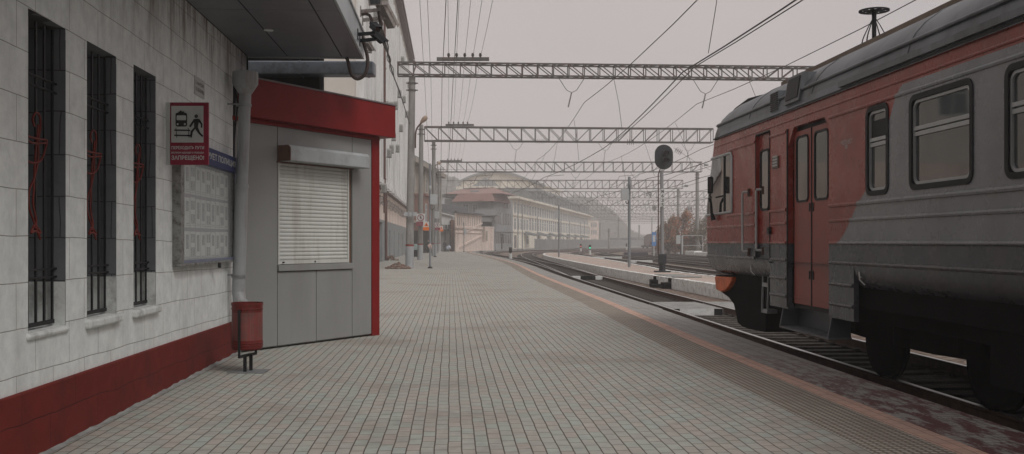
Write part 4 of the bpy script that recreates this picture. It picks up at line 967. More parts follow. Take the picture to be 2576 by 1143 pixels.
mb = MB(); q = fr.p(95, 0, -8); fr.box(mb, 80, 118, EV+2, EV+7.2, -13, -5); fr.box(mb, 79, 119, EV+7.2, EV+7.7, -13.5, -4.5); mb.build('roof_block', m_cream, Bl)
# concrete fence in front
A_, B_ = C(2.5, 203), C(44, 372)
pts = catmull([C(4.6, 199), C(11, 222), C(22, 262), C(36, 310), C(52, 352)], 6); fcg = thing('concrete_fence', 'grey concrete panel fence in front of the long cream building', 'fence', pts[0])
m_fence = M('grey_fence', (.27, .265, .255), .9, var=.15, scale=.6, dirt=(.18, .17, .16), dirt_amt=.6, streak=True)
rs = resample(pts, 3.0)
for i in range(len(rs)-1):
    f_ = Fr(rs[i], rs[i+1]); mb = MB(); f_.box(mb, .06, f_.L-.06, 0, 2.05, -.06, .06)
    for k in range(5): f_.box(mb, .2+k*.55, .35+k*.55, .1, 1.95, .06, .1)
    mb.build('fence_panel', m_fence, fcg)
mb = MB()
for p in rs: mb.obox(p, (1, 0), .1, .1, 0, 2.2)
mb.build('posts', m_fence, fcg)
# pale road strip before the buildings is the platform sheet itself
# ------------------------------------------------------------------ brick piles
def rubble(name, label, c, r, h, n, seed):
    random.seed(seed); mb = MB()
    for i in range(n):
        a = random.uniform(0, 6.28); q = random.random()**.6; x = c.x+math.cos(a)*q*r; y = c.y+math.sin(a)*q*r*.6; z = max(.02, h*(1-q)*random.uniform(.4, 1))
        M_ = Matrix.Rotation(random.uniform(0, 3.14), 4, 'Z') @ Matrix.Rotation(random.uniform(-.5, .5), 4, 'X'); k = random.uniform(.5, 1)
        pts = [Vector((sx*.11*k, sy*.055, sz*.035)) for sz in (-1, 1) for sx, sy in ((-1, -1), (1, -1), (1, 1), (-1, 1))]
        mb.m = i % 3 == 0 and 1 or 0; mb.hexa([M_ @ p+Vector((x, y, z+.03)) for p in pts])
    m1 = M('broken_brick', (.19, .12, .09), .95, var=.4, scale=5); m2 = M('broken_block', (.27, .22, .19), .95, var=.4, scale=5)
    return tag(mb.build(name, [m1, m2], loc=(c.x, c.y, 0)), label, 'rubble', kind='thing')
rubble('rubble_pile', 'low pile of broken bricks at the foot of the first concrete pole', P(1002, 677, 55.5), .68, .33, 230, 4)
rubble('rubble_pile', 'small stack of bricks against the grey plinth of the white building', P(966, 652, 80)+Vector((.5, 0, 0)), .6, .5, 60, 9)
# ------------------------------------------------------------------ concrete poles and lattice gantries
m_pole = M('concrete_pole', (.27, .25, .225), .9, var=.2, scale=1.6, dirt=(.13, .11, .10), dirt_amt=.7, streak=True, bmp=.3)
m_polep = M('painted_pole_base', (.36, .36, .36), .7, var=.12, scale=2, dirt=(.22, .2, .19), dirt_amt=.5, streak=True)
def pole(parent, base, top, r0=.24, r1=.16, painted=True, red=True, zb=0.0):
    base = Vector(base); top = Vector(top); mb = MB(); mb.tube([base, top], r0, 18, r1); p = mb.build('pole', m_pole, parent)
    ax = (top-base)/(top.z-base.z)
    if painted:
        mb = MB(); mb.tube([base, base+ax*1.25], r0+.006, 18, r0+.004); mb.build('painted_base', m_polep, p)
    if red:
        mb = MB(); mb.tube([base+ax*1.255, base+ax*1.36], r0+.007, 18); mb.build('red_band', m_redpaint, p)
    mb = MB()
    for z in (.35, .75):
        q = top-ax*z; mb.tube([q, q-ax*.09], r1+.05, 12); mb.bar(q+Vector((-r1-.16, 0, -.04)), q+Vector((r1+.16, 0, -.04)), .06)
    mb.build('pole_clamp', m_truss, p)
    return p
def string(mb, p0, p1, n=9, r=.075):
    p0 = Vector(p0); p1 = Vector(p1); mb.tube([p0, p1], .015, 5)
    for i in range(n):
        q = p0+(p1-p0)*(i+.7)/(n+.4); d = (p1-p0).normalized()*.02; mb.tube([q-d, q, q+d], [r*.4, r, r*.6], 8)
def truss(parent, A, t, Lb, zb, zt, w, bay, ch=.1, wb=.05, ins=True):
    "lattice beam from A along t"
    A = Vector((A[0], A[1], 0)); t = Vector((t[0], t[1], 0)).normalized(); n = Vector((-t.y, t.x, 0)); h = w/2
    def q(a, z, s): v = A+t*a+n*h*s; return Vector((v.x, v.y, z))
    mb = MB()
    for s in (-1, 1):
        for z in (zb, zt): mb.bar(q(0, z, s), q(Lb, z, s), ch)
    nb = max(2, round(Lb/bay)); b = Lb/nb
    for s in (-1, 1):
        for i in range(nb+1): mb.bar(q(i*b, zb, s), q(i*b, zt, s), wb*1.15)
        for i in range(nb):
            if i < nb/2: mb.bar(q(i*b, zt, s), q((i+1)*b, zb, s), wb)
            else: mb.bar(q(i*b, zb, s), q((i+1)*b, zt, s), wb)
    for i in range(nb+1):
        for z in (zb, zt): mb.bar(q(i*b, z, -1), q(i*b, z, 1), wb)
        if i < nb: mb.bar(q(i*b, zb, -1), q((i+1)*b, zb, 1), wb*.8); mb.bar(q(i*b, zt, 1), q((i+1)*b, zt, -1), wb*.8)
    mb.build('lattice_beam', m_truss, parent)
U = Vector((1, 0, 0)); H = Vector((CS, -SN, 0))
def xat(A, t, x, Z): pass
gspec = [ # Z, left reading x, right reading x, bottom y, top y, left pole x, right pole x
 (57, 1001, None, 190, 159.5, 1037, None, 1030), (104, 1068, 1791, 355, 320, 1091, 1815, 1092), (149, 1100, 1764, 433, 408.5, 1105, 1754, 1105), (196, 1166, 1717, 475, 454, 1179, 1706, 1179),
 (241, 1250, 1800, 498.5, 482.5, 1221, 1790, 1222), (286, 1298, 1772, 516.5, 503.5, 1295, None, 1296), (331, 1370, 1800, 529, 518, 1379, 1722, 1379), (376, 1436, 1790, 539, 529, 1443, 1668, 1443), (421, 1478, 1790, 547, 538, 1482, 1640, 1482), (466, 1502, 1788, 553, 545, 1505, 1700, 1505), (515, 1525, 1790, 558, 551, 1526, 1690, 1526), (565, 1545, 1780, 563, 557, 1546, 1676, 1546)]
glabel = ['nearest lattice gantry crossing high over the tracks from the white building to the train roof', 'second lattice gantry from the camera ending at the train cab', 'third lattice gantry from the camera, its right pole beside the train cab', 'fourth lattice gantry, its left pole before the pink building']+[f'{w} lattice gantry from the camera, fading into the haze' for w in ('fifth', 'sixth', 'seventh', 'eighth', 'ninth', 'tenth', 'eleventh', 'twelfth')]
for i, (Z, xl, xr, yb, yt, pl, pr, plb) in enumerate(gspec):
    A = P(xl, 600, Z); zb, zt = fz(yb, Z), fz(yt, Z)
    t = U if i < 2 else H
    if xr is None: Lb = 42
    elif t is U: Lb = ((xr-CX)/F*Z-(xl-CX)/F*Z)/CS/(1-(xr-CX)/F*math.tan(YAW)*-1) if False else ((xr-CX)/F*Z-(xl-CX)/F*Z)/(CS-(xr-CX)/F*SN)
    else: Lb = (xr-xl)/F*Z
    g = thing('catenary_gantry', glabel[i], 'gantry', C((plb-CX)/F*Z, Z), 'lattice gantries over the railway tracks')
    truss(g, A, t, Lb, zb, zt, .7 if i == 0 else 1.0, .9 if i == 0 else 1.45, .085 if i == 0 else .11, .05 if i == 0 else .06)
    if i < 9:
        pb_ = C((plb-CX)/F*Z, Z); pt_ = C((pl-CX)/F*Z, Z); pb_.z = gz(pb_.x, pb_.y) if i >= 4 else 0; pt_.z = zb-.06
        pole(g, pb_, pt_, .235 if i == 0 else .26, .18)
    if pr:
        pb_ = C((pr-CX)/F*Z, Z); pb_.z = gz(pb_.x, pb_.y)-.05; pole(g, pb_, (pb_.x, pb_.y, zb-.06), .30, .24, True, False)
    elif i == 0:
        q = A+U*38; pole(g, (q.x, q.y, -.5), (q.x, q.y, zb-.06), .25, .18)
    # insulator shelf carrying the feeder wires
    if i < 3:
        xs_ = [(1128.6, 1148.5, 1169, 1189, 1208), (1129, 1141, 1153, 1165, 1176), (1126, 1135, 1143.5, 1152, 1161)][i]
        x0, x1 = [(1099, 1230), (1121, 1192), (1107, 1162)][i]
        mb = MB(); a = P(x0, 600, Z); b_ = P(x1, 600, Z); a.z = b_.z = zt+.18; mb.bar(a-Vector((0, .3, 0)), b_-Vector((0, .3, 0)), .14, .2); mb.build('shelf_bar', m_truss, g)
        mb = MB()
        for x in xs_: q = P(x, 600, Z)-Vector((0, .3, 0)); mb.tube([(q.x, q.y, zt+.28), (q.x, q.y, zt+.4), (q.x, q.y, zt+.52)], [.04, .09, .06], 8)
        mb.build('pin_insulators', m_porc, g)
    # hangers for the catenary over each track
    if i < 7:
        for line, off in ((TR_A, 0), (TR_B, 0), (TR_D, 0)):
            yy = A.y; c = None
            for k in range(len(line)-1):
                if line[k].y <= yy <= line[k+1].y: c = line[k]+(line[k+1]-line[k])*((yy-line[k].y)/(line[k+1].y-line[k].y))
            if c is None or (i == 0 and line is TR_D): continue
            if t is H: c = Vector((c.x, A.y-(c.x-A.x)*SN/CS, 0))
            mb = MB(); d = .75; z1 = zb-1.05
            mb.tube([(c.x-d, c.y, zb-.05), (c.x-.3, c.y, zb-.75), (c.x, c.y, zb-.9), (c.x+.3, c.y, zb-.75), (c.x+d, c.y, zb-.05)], .018 if i < 2 else .025, 5); mb.build('hanger_wire', m_wire, g)
            mb = MB(); string(mb, (c.x, c.y, zb-.9), (c.x-.2, c.y, 9.3 if i < 1 else zb-2.4), 12, .06); mb.build('insulator_string', m_porc, g)
    if 2 <= i < 9:   # bent brown registration arms below the beams
        for k in range(3):
            a = .18+.27*k; q = A+t*(Lb*a); z = zb-.1
            mb = MB(); mb.tube([(q.x-1.6, q.y, z-1.5), (q.x-1.2, q.y, z-.55), (q.x+1.2, q.y, z-.35)], .035, 5); mb.tube([(q.x-1.6, q.y, z-1.5), (q.x-2.6, q.y, z-1.9)], .03, 5); mb.build('registration_arm', m_rust, g)
# lamp bracket on the first pole
g = thing('street_lamp', 'lamp head on a bent pipe bracket fixed to the first concrete pole', 'lamp', P(1045, 373, 56.7), 'lamps on pole brackets')
mb = MB(); mb.tube(catmull([P(x, y, 56.7) for x, y in ((1045, 373), (1045, 350), (1047, 328), (1054, 316), (1061, 309))], 4), .045, 8); mb.build('bracket', m_rust, g)
mb = MB(); a, b_ = P(1058, 310, 56.7), P(1074, 293, 56.7); k = [a+(b_-a)*s for s in (0, .25, .6, .9, 1)]; mb.tube(k, [.05, .11, .15, .12, .03], 10); mb.build('lamp_shade', M('lamp_shell', (.33, .24, .18), .5, var=.25), g)
g = thing('street_lamp', 'small lamp head on the second gantry pole', 'lamp', P(1101, 418, 103.5), 'lamps on pole brackets')
mb = MB(); mb.tube([P(1094, 425, 103.5), P(1096, 416, 103.5), P(1102, 413, 103.5)], .04, 8); mb.build('bracket', m_rust, g)
mb = MB(); a, b_ = P(1100, 414, 103.5), P(1109, 408, 103.5); mb.tube([a, a+(b_-a)*.5, b_], [.06, .17, .06], 10); mb.build('lamp_shade', M('lamp_shell_pale', (.45, .33, .25), .5), g)
# plain concrete pole behind the first
g = thing('concrete_pole', 'plain concrete pole with sign boards just right of the first gantry pole', 'pole', P(1057, 654, 83)*1); g.location.z = 0
b_ = P(1057, 654, 83); b_.z = 0; t_ = P(1060, 314, 83); pole(g, b_, t_, .235, .17)

# ------------------------------------------------------------------ thin lamp and camera posts
m_post = M('grey_steel_post', (.24, .245, .25), .5, .3, var=.12)
m_cab = M('cabinet_grey', (.42, .42, .41), .5, .1, var=.06)
def post(label, x, yb, yt, Z, r=.055, plate=True, z0=0.0):
    b_ = P(x, yb, Z); b_.z = z0; t_ = P(x, yt, Z); t_.x, t_.y = b_.x, b_.y
    g = thing('steel_post', label, 'post', b_, 'thin grey steel posts along the line')
    mb = MB(); mb.tube([b_, t_], r, 12); mb.build('pole', m_post, g)
    if plate: mb = MB(); mb.cyl(b_, r*2.6, z0, z0+.1, 12, r*1.6); mb.build('base_plate', m_black, g)
    return g, b_
g, b_ = post('thin grey post with dome camera and white cabinet nearest on the platform', 1082, 676, 412, 56.4, .06)
mb = MB(); q = P(1091.5, 515, 56.3); fr = Fr(q-H*.2, q+H*.2); fr.box(mb, 0, .4, q.z, q.z+.58, -.1, .12); mb.build('cabinet', m_cab, g, bevel=.01)
mb = MB(); q = P(1081.5, 474, 56.2); mb.tube([q+Vector((0, 0, .15)), q+Vector((0, 0, .02))], .085, 12, .095); mb.tube([q+Vector((0, 0, .02)), q+Vector((0, 0, -.06)), q+Vector((0, 0, -.1))], [.08, .07, .02], 12); mb.build('dome_camera', m_cab, g)
mb = MB(); mb.tube(catmull([P(1091, 516, 56.2), P(1093, 522, 56.2), P(1088, 528, 56.2), P(1083, 524, 56.2)], 5), .015, 6); mb.build('lead', m_black, g)
mb = MB(); random.seed(8)
for k in range(22):
    a = random.uniform(0, 6.28); q = P(1082, 617, 56.2); mb.tube([q, q+Vector((.07*math.cos(a), -.08, .07*math.sin(a))), q+Vector((random.uniform(.04, .16)*math.cos(a+.6), -.07, .13*math.sin(a)-.12))], .022, 4)
tag(mb.build('ribbon_bunch', M('faded_ribbon', (.45, .33, .29), .8, var=.3), loc=P(1082, 617, 56.2)), 'bunch of faded ribbons tied to the nearest thin post', 'ribbons')
g, b_ = post('thin grey post with small grey cabinet, second on the platform', 1094.5, 646.5, 522, 99, .075)
mb = MB(); q = P(1099, 562-12, 98.8); fr = Fr(q-H*.22, q+H*.22); fr.box(mb, 0, .44, q.z, q.z+.7, -.1, .12); mb.build('cabinet', m_cab, g, bevel=.01)
g, b_ = post('thin grey post with round white box, third on the platform', 1098.5, 637, 540, 134, .08)
g, b_ = post('thin grey post on the platform close to the pink building', 1167, 634, 560, 148, .06)
mb = MB(); q = P(1171, 590, 147.8); fr = Fr(q-H*.2, q+H*.2); fr.box(mb, 0, .4, q.z, q.z+.8, -.1, .12); mb.build('cabinet', m_cab, g)
g, b_ = post('thin post standing before the low pink wall', 1242+4, 631, 575, 166, .06)
g, b_ = post('tall grey post with small cabinet on the island beside the signal', 1583, 672, 445, 59.5, .085, False)
mb = MB(); q = P(1572+2, 507-3, 59.3); fr = Fr(q-H*.26, q+H*.24); fr.box(mb, 0, .44, q.z, q.z+.68, -.1, .12); mb.build('cabinet', m_cab, g, bevel=.01)
mb = MB(); q = P(1583, 472, 59.4)
for z in (0, .12, .24, -.25): mb.tube([q+Vector((0, 0, z)), q+Vector((0, 0, z-.06))], .12, 10)
mb.build('clamp', m_post, g)
mb = MB(); mb.tube(catmull([P(1574, 506, 59.1), P(1577, 513, 59.1), P(1582, 508, 59.1)], 5), .025, 6); mb.build('lead', m_black, g)
g, b_ = post('slim dark post at the far tip of the island', 1406, 647, 516, 98.7, .075, False)
mb = MB(); q = P(1401, 548, 98.6); fr = Fr(q-H*.2, q+H*.2); fr.box(mb, 0, .35, q.z, q.z+.7, -.1, .12); mb.build('cabinet', m_cab, g)
for k, (x, yb, yt, Z) in enumerate(((1303, 628, 530, 195), (1314, 628, 512, 200), (1352, 627, 545, 222), (1411, 625, 552, 240), (1433, 624, 552, 260), (1460, 623, 560, 290), (1470, 622, 556, 300))):
    post(['far slim mast just right of the grey house corner', 'slim mast in front of the first cream bays', 'slim mast under the first grey door canopy', 'far slim mast before the middle of the fence', 'far slim mast right of the middle of the fence', 'far slim mast near the right end of the fence', 'far slim mast last before the end block'][k], x, yb, yt, Z, .1, False, -.3)
# far plain poles out in the haze
for k, (x, Z, yt) in enumerate(((1510, 330, 560), (1556, 300, 548), (1608, 340, 566), (1532, 250, 575))):
    b_ = P(x, 622, Z); b_.z = -.5; g = thing('concrete_pole', ['hazy concrete pole left of the dark wooded slope', 'hazy pole in front of the low sheds', 'hazy chimney like pole left of the freight wagon', 'short hazy pole near the end of the cream building'][k], 'pole', b_); pole(g, b_, (b_.x, b_.y, fz(yt, Z)), .3, .22, False, False)

# ------------------------------------------------------------------ small signs on poles
m_or = M('orange_sign', (.75, .17, .02), .5, var=.05); m_sw = M('white_sign', (.62, .60, .57), .5, var=.04)
def board(label, x0, y0, x1, y1, Z, kind):
    q = P(x0, y1, Z); g = thing('safety_sign', label, 'sign', q, 'safety signs on the platform poles'); c0, c1 = P(x0, y1, Z), P(x1, y1, Z); fr = Fr(c0, c1); z0, z1 = c0.z, P(x0, y0, Z).z; w = fr.L; h = z1-z0
    mb = MB()
    if kind == 'walk':
        zc = z0+h*.36; fr.box(mb, 0, w, zc, z1, 0, .015); mb.build('white_panel', m_sw, g)
        mb = MB(); fr.box(mb, 0, w, z0, zc-.003, 0, .015); rp = mb.build('red_panel', m_signred, g)
        cz = (zc+z1)/2; r = min(w, z1-zc)*.40
        mb = MB(); mb.tube([fr.p(w/2+r*math.cos(R(a)), cz+r*math.sin(R(a)), .02) for a in range(0, 361, 20)], r*.11, 6, caps=False); mb.bar(fr.p(w/2-r*.68, cz+r*.68, .03), fr.p(w/2+r*.68, cz-r*.68, .03), r*.18, .01); mb.build('prohibition_ring', m_signred, g)
        mb = MB(); mb.prism([fr.p(w/2-r*.2, cz-r*.6, .017), fr.p(w/2+.0, cz-r*.1, .017), fr.p(w/2+r*.25, cz-r*.6, .017), fr.p(w/2+r*.22, cz+r*.3, .017), fr.p(w/2-r*.22, cz+r*.3, .017)], fr.n*.004); mb.tube([fr.p(w/2, cz+r*.5, .017), fr.p(w/2, cz+r*.5, .022)], r*.17, 8); mb.build('walking_figure', m_ink, g)
        if w > .5:
            for k, s in enumerate(('ХОДИТЬ', 'ПО ПУТЯМ', 'ЗАПРЕЩЕНО!')): text('lettering', s, m_signw, rp, fr.p(w*.1, z0+h*.25-k*h*.105, .017), fr.t, (0, 0, 1), h*.06, w*(.45+.1*k))
    else:
        zc = z0+h*.38; fr.box(mb, 0, w, zc, z1, 0, .015); mb.build('white_panel', m_sw, g)
        mb = MB(); fr.box(mb, 0, w, z0, zc-.003, 0, .015); mb.build('orange_panel', m_or, g)
        mb = MB(); c = w/2; k = (z1-zc)*.44; cz = zc+(z1-zc)*.42; mb.prism([fr.p(c-k, cz-k*.6, .016), fr.p(c+k, cz-k*.6, .016), fr.p(c, cz+k*1.05, .016)], fr.n*.004); mb.build('orange_triangle', m_or, g)
        mb = MB(); mb.prism([fr.p(c-k*.18, cz-k*.4, .021), fr.p(c+k*.18, cz-k*.4, .021), fr.p(c+k*.1, cz+k*.4, .021), fr.p(c-k*.1, cz+k*.4, .021)], fr.n*.003); mb.build('triangle_mark', m_ink, g)
board('nearest no walking sign, white over red, beside the second pole', 1047.5, 538, 1069.5, 569, 82.6, 'walk')
board('orange and white hazard sign beside the nearest no walking sign', 1064.5, 558, 1080.5, 580, 82.3, 'tri')
board('second no walking sign, smaller, right of the thin posts', 1094, 561, 1107, 579.5, 98.5, 'walk')
board('smaller orange and white hazard sign farther down the platform', 1106, 569, 1115, 582.5, 130, 'tri')
board('no walking sign on the gantry pole before the pink building', 1178.5, 584.5, 1187.5, 595, 194, 'walk')
q = P(1018, 544, 56); g = thing('pole_plate', 'pale grey bracket plate strapped across the first concrete pole', 'plate', q); c0, c1 = P(1017, 544, 56.6), P(1049, 545, 56.6); fr = Fr(c0, c1)
mb = MB(); fr.box(mb, 0, fr.L, c0.z, c0.z+.22, 0, .04); mb.build('plate', m_cab, g); mb = MB(); fr.box(mb, .2, .3, c0.z-.05, c0.z+.27, .04, .06); fr.box(mb, fr.L-.3, fr.L-.2, c0.z-.05, c0.z+.27, .04, .06); mb.build('strap', m_steel, g)
b_ = P(1047, 650, 92); b_.z = 0; g = thing('storage_bin', 'pale lidded street bin with black lower half standing between the poles', 'bin', b_)
mb = MB(); mb.obox(b_, H, .5, .4, .12, .75); mb.build('bin_body', m_dark, g, bevel=.03); mb = MB(); mb.obox(b_, H, .55, .45, .76, 1.3); mb.build('bin_lid', M('pale_green_plastic', (.3, .36, .34), .5), g, bevel=.04)

# ------------------------------------------------------------------ signal M635
Zs = 49.3; b_ = P(1666, 685, Zs); b_.z = 0; g = thing('railway_signal', 'tall railway signal with dark oval head and lettered mast on the island', 'railway signal', b_)
tz = fz(430, Zs); m_sigd = M('signal_dark', (.022, .023, .026), .6, var=.3, scale=6, dirt=(.045, .042, .045), dirt_amt=.6)
mp = M('signal_mast', (.27, .265, .26), .6, .2, var=.12, dirt=(.17, .14, .12), dirt_amt=.4, streak=True)
mb = MB(); mb.tube([b_+Vector((0, 0, .9)), (b_.x-.03, b_.y, tz)], .095, 14, .085); mb.build('mast', mp, g)
mb = MB(); mb.obox(b_, H, .38, .3, .0, .07); mb.cyl(b_, .17, .07, .45, 12, .15); mb.obox(b_, H, .19, .17, .42, .9); mb.cyl(b_, .2, .4, .44, 12); mb.build('base_box', m_sigd, g, bevel=.015)
mb = MB(); mb.tube([(b_.x-.2, b_.y, .9), (b_.x-.2, b_.y, tz-.2), (b_.x-.1, b_.y, tz+.1)], .028, 6)
for z in (1.6, 3, 4.4): mb.tube([(b_.x-.2, b_.y, z), (b_.x, b_.y, z)], .02, 6)
mb.build('cable_pipe', m_rust, g)
cz = fz(396, Zs); hw, hh = .455, .615; c = Vector((b_.x+.06, b_.y, cz)); fr = Fr(c-H*1, c+H*1)
def oval(s, d): 
    out = []
    for a in range(0, 360, 10):
        ca, sa = math.cos(R(a)), math.sin(R(a)); out.append(fr.p(1+hw*s*ca, cz+(hh-hw)*(1 if sa > 0.001 else -1 if sa < -.001 else 0)+hw*s*sa, d))
    return out
mb = MB(); mb.prism(oval(1, .12), fr.n*.015); mb.build('oval_screen', m_sigd, g)
mb = MB()
for dz in (.17, -.17):
    q = fr.p(1.06, cz+dz, .13); mb.tube([q, q+fr.n*.14], .13, 16)
    # hood: half tube
    pts = []
    for a in range(-20, 201, 20):
        e = fr.t*math.cos(R(a))*.155+Vector((0, 0, 1))*math.sin(R(a))*.155; pts.append(e)
    vs = [q+e+fr.n*.1 for e in pts]+[q+e+fr.n*.46+Vector((0, 0, -.02)) for e in pts]+[q+e*.93+fr.n*.46+Vector((0, 0, -.02)) for e in pts]+[q+e*.93+fr.n*.1 for e in pts]; k = len(pts)
    mb.add(vs, [(r*k+i, r*k+i+1, (r+1)*k+i+1, (r+1)*k+i) for r in range(3) for i in range(k-1)])
mb.build('lamp_hood', m_black, g)
mb = MB(); fr.box(mb, .8, 1.15, cz-.4, cz+.4, -.12, .1); mb.build('lamp_case', m_sigd, g)
zq = fz(530, Zs); mb = MB(); fm = Fr(Vector((b_.x-.12, b_.y-.12, 0)), Vector((b_.x+.12, b_.y-.12-.015, 0))); fm.box(mb, .0, .21, fz(521, Zs), fz(476, Zs), 0, .012); pl = mb.build('number_plate', m_sw, g)
for k, ch in enumerate('M635'): text('letter', ch, m_ink, pl, fm.p(.105, fz(486.5+11.2*k, Zs), .014), fm.t, (0, 0, 1), .165, .12, align='CENTER', bold=.02)
# dwarf signals
def em(name, col, s):
    m, n, b = newmat(name); b.inputs['Base Color'].default_value = (*col, 1); b.inputs['Emission Color'].default_value = (*col, 1); b.inputs['Emission Strength'].default_value = s; return m
m_green = em('green_lamp', (.05, .7, .35), 2.5); m_redl = em('red_lamp', (.9, .12, .06), 1.0)
def dwarf(label, x, yb, Z, lamp=None, h=.85):
    b_ = P(x, yb, Z); b_.z = -.42; g = thing('dwarf_signal', label, 'ground signal', b_, 'low ground signals among the rails')
    mb = MB(); mb.cyl(b_, .2, -.42, .3*h, 10, .17); mb.build('white_base', m_white, g)
    mb = MB(); mb.cyl(b_, .06, .3*h, .5*h, 8); mb.obox((b_.x, b_.y), H, .17, .14, .45*h, 1.25*h); mb.build('signal_head', m_dark, g, bevel=.03)
    f_ = Fr(b_-H*.1-Vector((SN, CS, 0))*.15, b_+H*.1-Vector((SN, CS, 0))*.15)
    for k, zz in enumerate((.7, 1.05)):
        q = f_.p(.1, zz*h, .0); mb = MB(); mb.tube([q, q+f_.n*.03], .085, 10); mb.build('lamp', lamp if (lamp and k == 0) else m_black, g)
dwarf('ground signal on white base at the bend of the near tracks', 1284, 643, 110, None, .72)
dwarf('ground signal showing a green light among the curving rails', 1484, 636, 150, m_green, .85)
dwarf('ground signal with a small red light far along the curve', 1461, 628, 190, m_redl, .9)
dwarf('unlit ground signal left of the wagon', 1576, 625, 230, None, .9)
# white point lever boxes
for k, (x, y, Z) in enumerate(((1446, 647, 108), (1500, 646, 112), (1540, 646, 113), (1610, 652, 90))):
    q = P(x, y, Z); q.z = -.42; mb = MB(); mb.obox(q, H, 1.1, .3, -.42, -.17); tag(mb.build('track_marker', m_white, loc=q, bevel=.03), ['leftmost white painted bar between the curving rails', 'white painted bar in the middle of the yard', 'white painted bar just left of the island post', 'white painted bar right of the island post'][k], 'track marker', 'white painted bars across the rails')
# covered stack
a = P(1571, 641, 130); b_ = P(1629, 641, 130); c = (a+b_)/2; c.z = -.5; g = thing('covered_stack', 'long dark covered stack lying beyond the rails left of the signal', 'stack', c)
mb = MB(); mb.obox(c, H, (b_-a).length/2, .6, -.45, .15); mb.build('tarpaulin', M('dark_purple_tarp', (.045, .042, .055), .7, var=.3), g, bevel=.08)
mb = MB(); mb.obox(c-Vector((0, .61, 0)), H, (b_-a).length/2*.97, .03, -.45, -.28); mb.build('skid', m_wood, g)
# blue kilometre sign
q = P(1645, 641, 128); q.z = -.6; g = thing('blue_sign', 'blue and white rectangular sign on a white post before the wagon', 'sign', q); mb = MB(); mb.cyl(q, .07, -.6, 1.6, 8); mb.build('post', m_white, g)
fr = Fr(q-H*.28, q+H*.28); mb = MB(); fr.box(mb, 0, .56, fz(594, 128)-1.3, fz(594, 128)+.5, .08, .11); mb.build('panel', M('sky_blue_sign', (.10, .25, .55), .5), g); mb = MB(); fr.box(mb, .12, .44, fz(594, 128)-.75, fz(594, 128)+.1, .112, .118); mb.build('symbol', m_white, g)
# railing and white kerb by the right poles
q0 = P(1716, 646, 140); g = thing('railing', 'pale pipe railing with end post beside the right gantry pole', 'railing', q0); q0.z = gz(q0.x, q0.y)
q1 = q0+H*2.9; mb = MB(); mb.tube([q0+Vector((0, 0, -.1)), q0+Vector((0, 0, 2.9))], .14, 8); mb.build('post', m_cab, g); mb = MB(); mb.tube([q0+Vector((0, 0, 2.9)), q1+Vector((0, 0, 2.9)), q1], .05, 6); mb.tube([q0+Vector((0, 0, 1.5)), q1+Vector((0, 0, 1.5))], .04, 6); mb.build('rail_pipe', m_cab, g)
q = P(1706, 583+20, 139.8); mb = MB(); fr = Fr(q-H*.3, q+H*.3); fr.box(mb, 0, .6, q.z-.6, q.z+.6, 0, .2); mb.build('control_box', m_cab, g)
a = P(1722, 648, 137); b_ = P(1785, 652, 133); fr = Fr(a, b_); z = gz(a.x, a.y)
mb = MB(); fr.box(mb, 0, 1.9, z-.2, z+.75, -1.5, 0); fr.box(mb, 2.0, fr.L, z-.2, z+.6, -1.5, 0); tag(mb.build('white_kerb', m_kerbw, loc=a, bevel=.08), 'low whitewashed concrete kerb blocks in front of the right poles', 'kerb blocks')
# loudspeakers on poles
for k, (x, y, Z) in enumerate(((1776, 415, 120), (1726, 467+1, 150), (1646-63, 516+1, 200), (1539, 533, 250))):
    q = P(x, y, Z); s = .62*(Z/120)**.5; mb = MB(); mb.tube([q-H*.42*s, q-H*.3*s, q+H*.3*s, q+H*.42*s+Vector((0, 0, .05))], [.12*s, .22*s, .26*s, .18*s], 10); mb.tube([q-H*.1, q-H*.1+Vector((0, 0, .7*s))], .02, 5)
    tag(mb.build('hanging_lamp', m_steel, loc=q), ['round yard lamp hanging just left of the train cab', 'round yard lamp hanging over the track in front of the trees', 'small hanging yard lamp beside the island post', 'smallest hanging yard lamp over the far tracks'][k], 'yard lamp', 'yard lamps hanging from the span wires')

# ------------------------------------------------------------------ overhead wires
def wire(label, pts, r=.011, group=None, cat='wire', sub=6, name='overhead_wire'):
    pts = [Vector(p) for p in pts]; mb = MB()
    out = []
    for i in range(len(pts)-1):
        a, b_ = pts[i], pts[i+1]; Ls = (b_-a).length; sag = min(.9, Ls*Ls*.00022) if sub > 1 else 0
        for k in range(sub): t = k/sub; q = a+(b_-a)*t; q.z -= 4*sag*t*(1-t); out.append(q)
    out.append(pts[-1]); mb.tube(out, r, 5)
    return tag(mb.build(name, m_wire, loc=pts[0]), label, cat, group)
F5 = [(1128.6, 1129, 1126), (1148.5, 1141, 1135), (1169, 1153, 1143.5), (1189, 1165, 1152), (1208, 1176, 1161)]
od = ['leftmost', 'second from left', 'middle', 'fourth from left', 'rightmost']
for k, (x1, x2, x3) in enumerate(F5):
    a = P(x1, 145, 57); b_ = P(x2, 308, 104); c = P(x3, 403, 149); a.z = fz(147, 57); z0 = Vector((a.x, -8, a.z-.3))
    wire(f'{od[k]} of the five thin feeder wires running over the insulator shelves', [z0, a, b_, c, P(1130+k*7, 450, 196)], .010, 'feeder wires on insulator shelves above the gantries')
for k, (x1, x2, lab) in enumerate(((1068, 1085, 'thin wire dropping left of the first gantry pole toward the building'), (1084, 1090, 'second thin wire beside the first gantry pole'), (1112, 1108, 'darker wire slung under the first gantry, left of the feeders'), (1140, 1122, 'thick dark wire slung under the first gantry among the feeders'))):
    top = [(1055, 0), (1077, 0), (1140-3, 0), (1166+2, 0)][k]; a = P(x1, 198, 57); b_ = P(x2, 500, 104); wire(lab, [P(top[0]-8, -160, 28), a, b_], .010 if k < 2 else .017)
def span(label, pts, r, n=1): return wire(label, pts, r, 'catenary wires over the tracks', 'wire', 8)
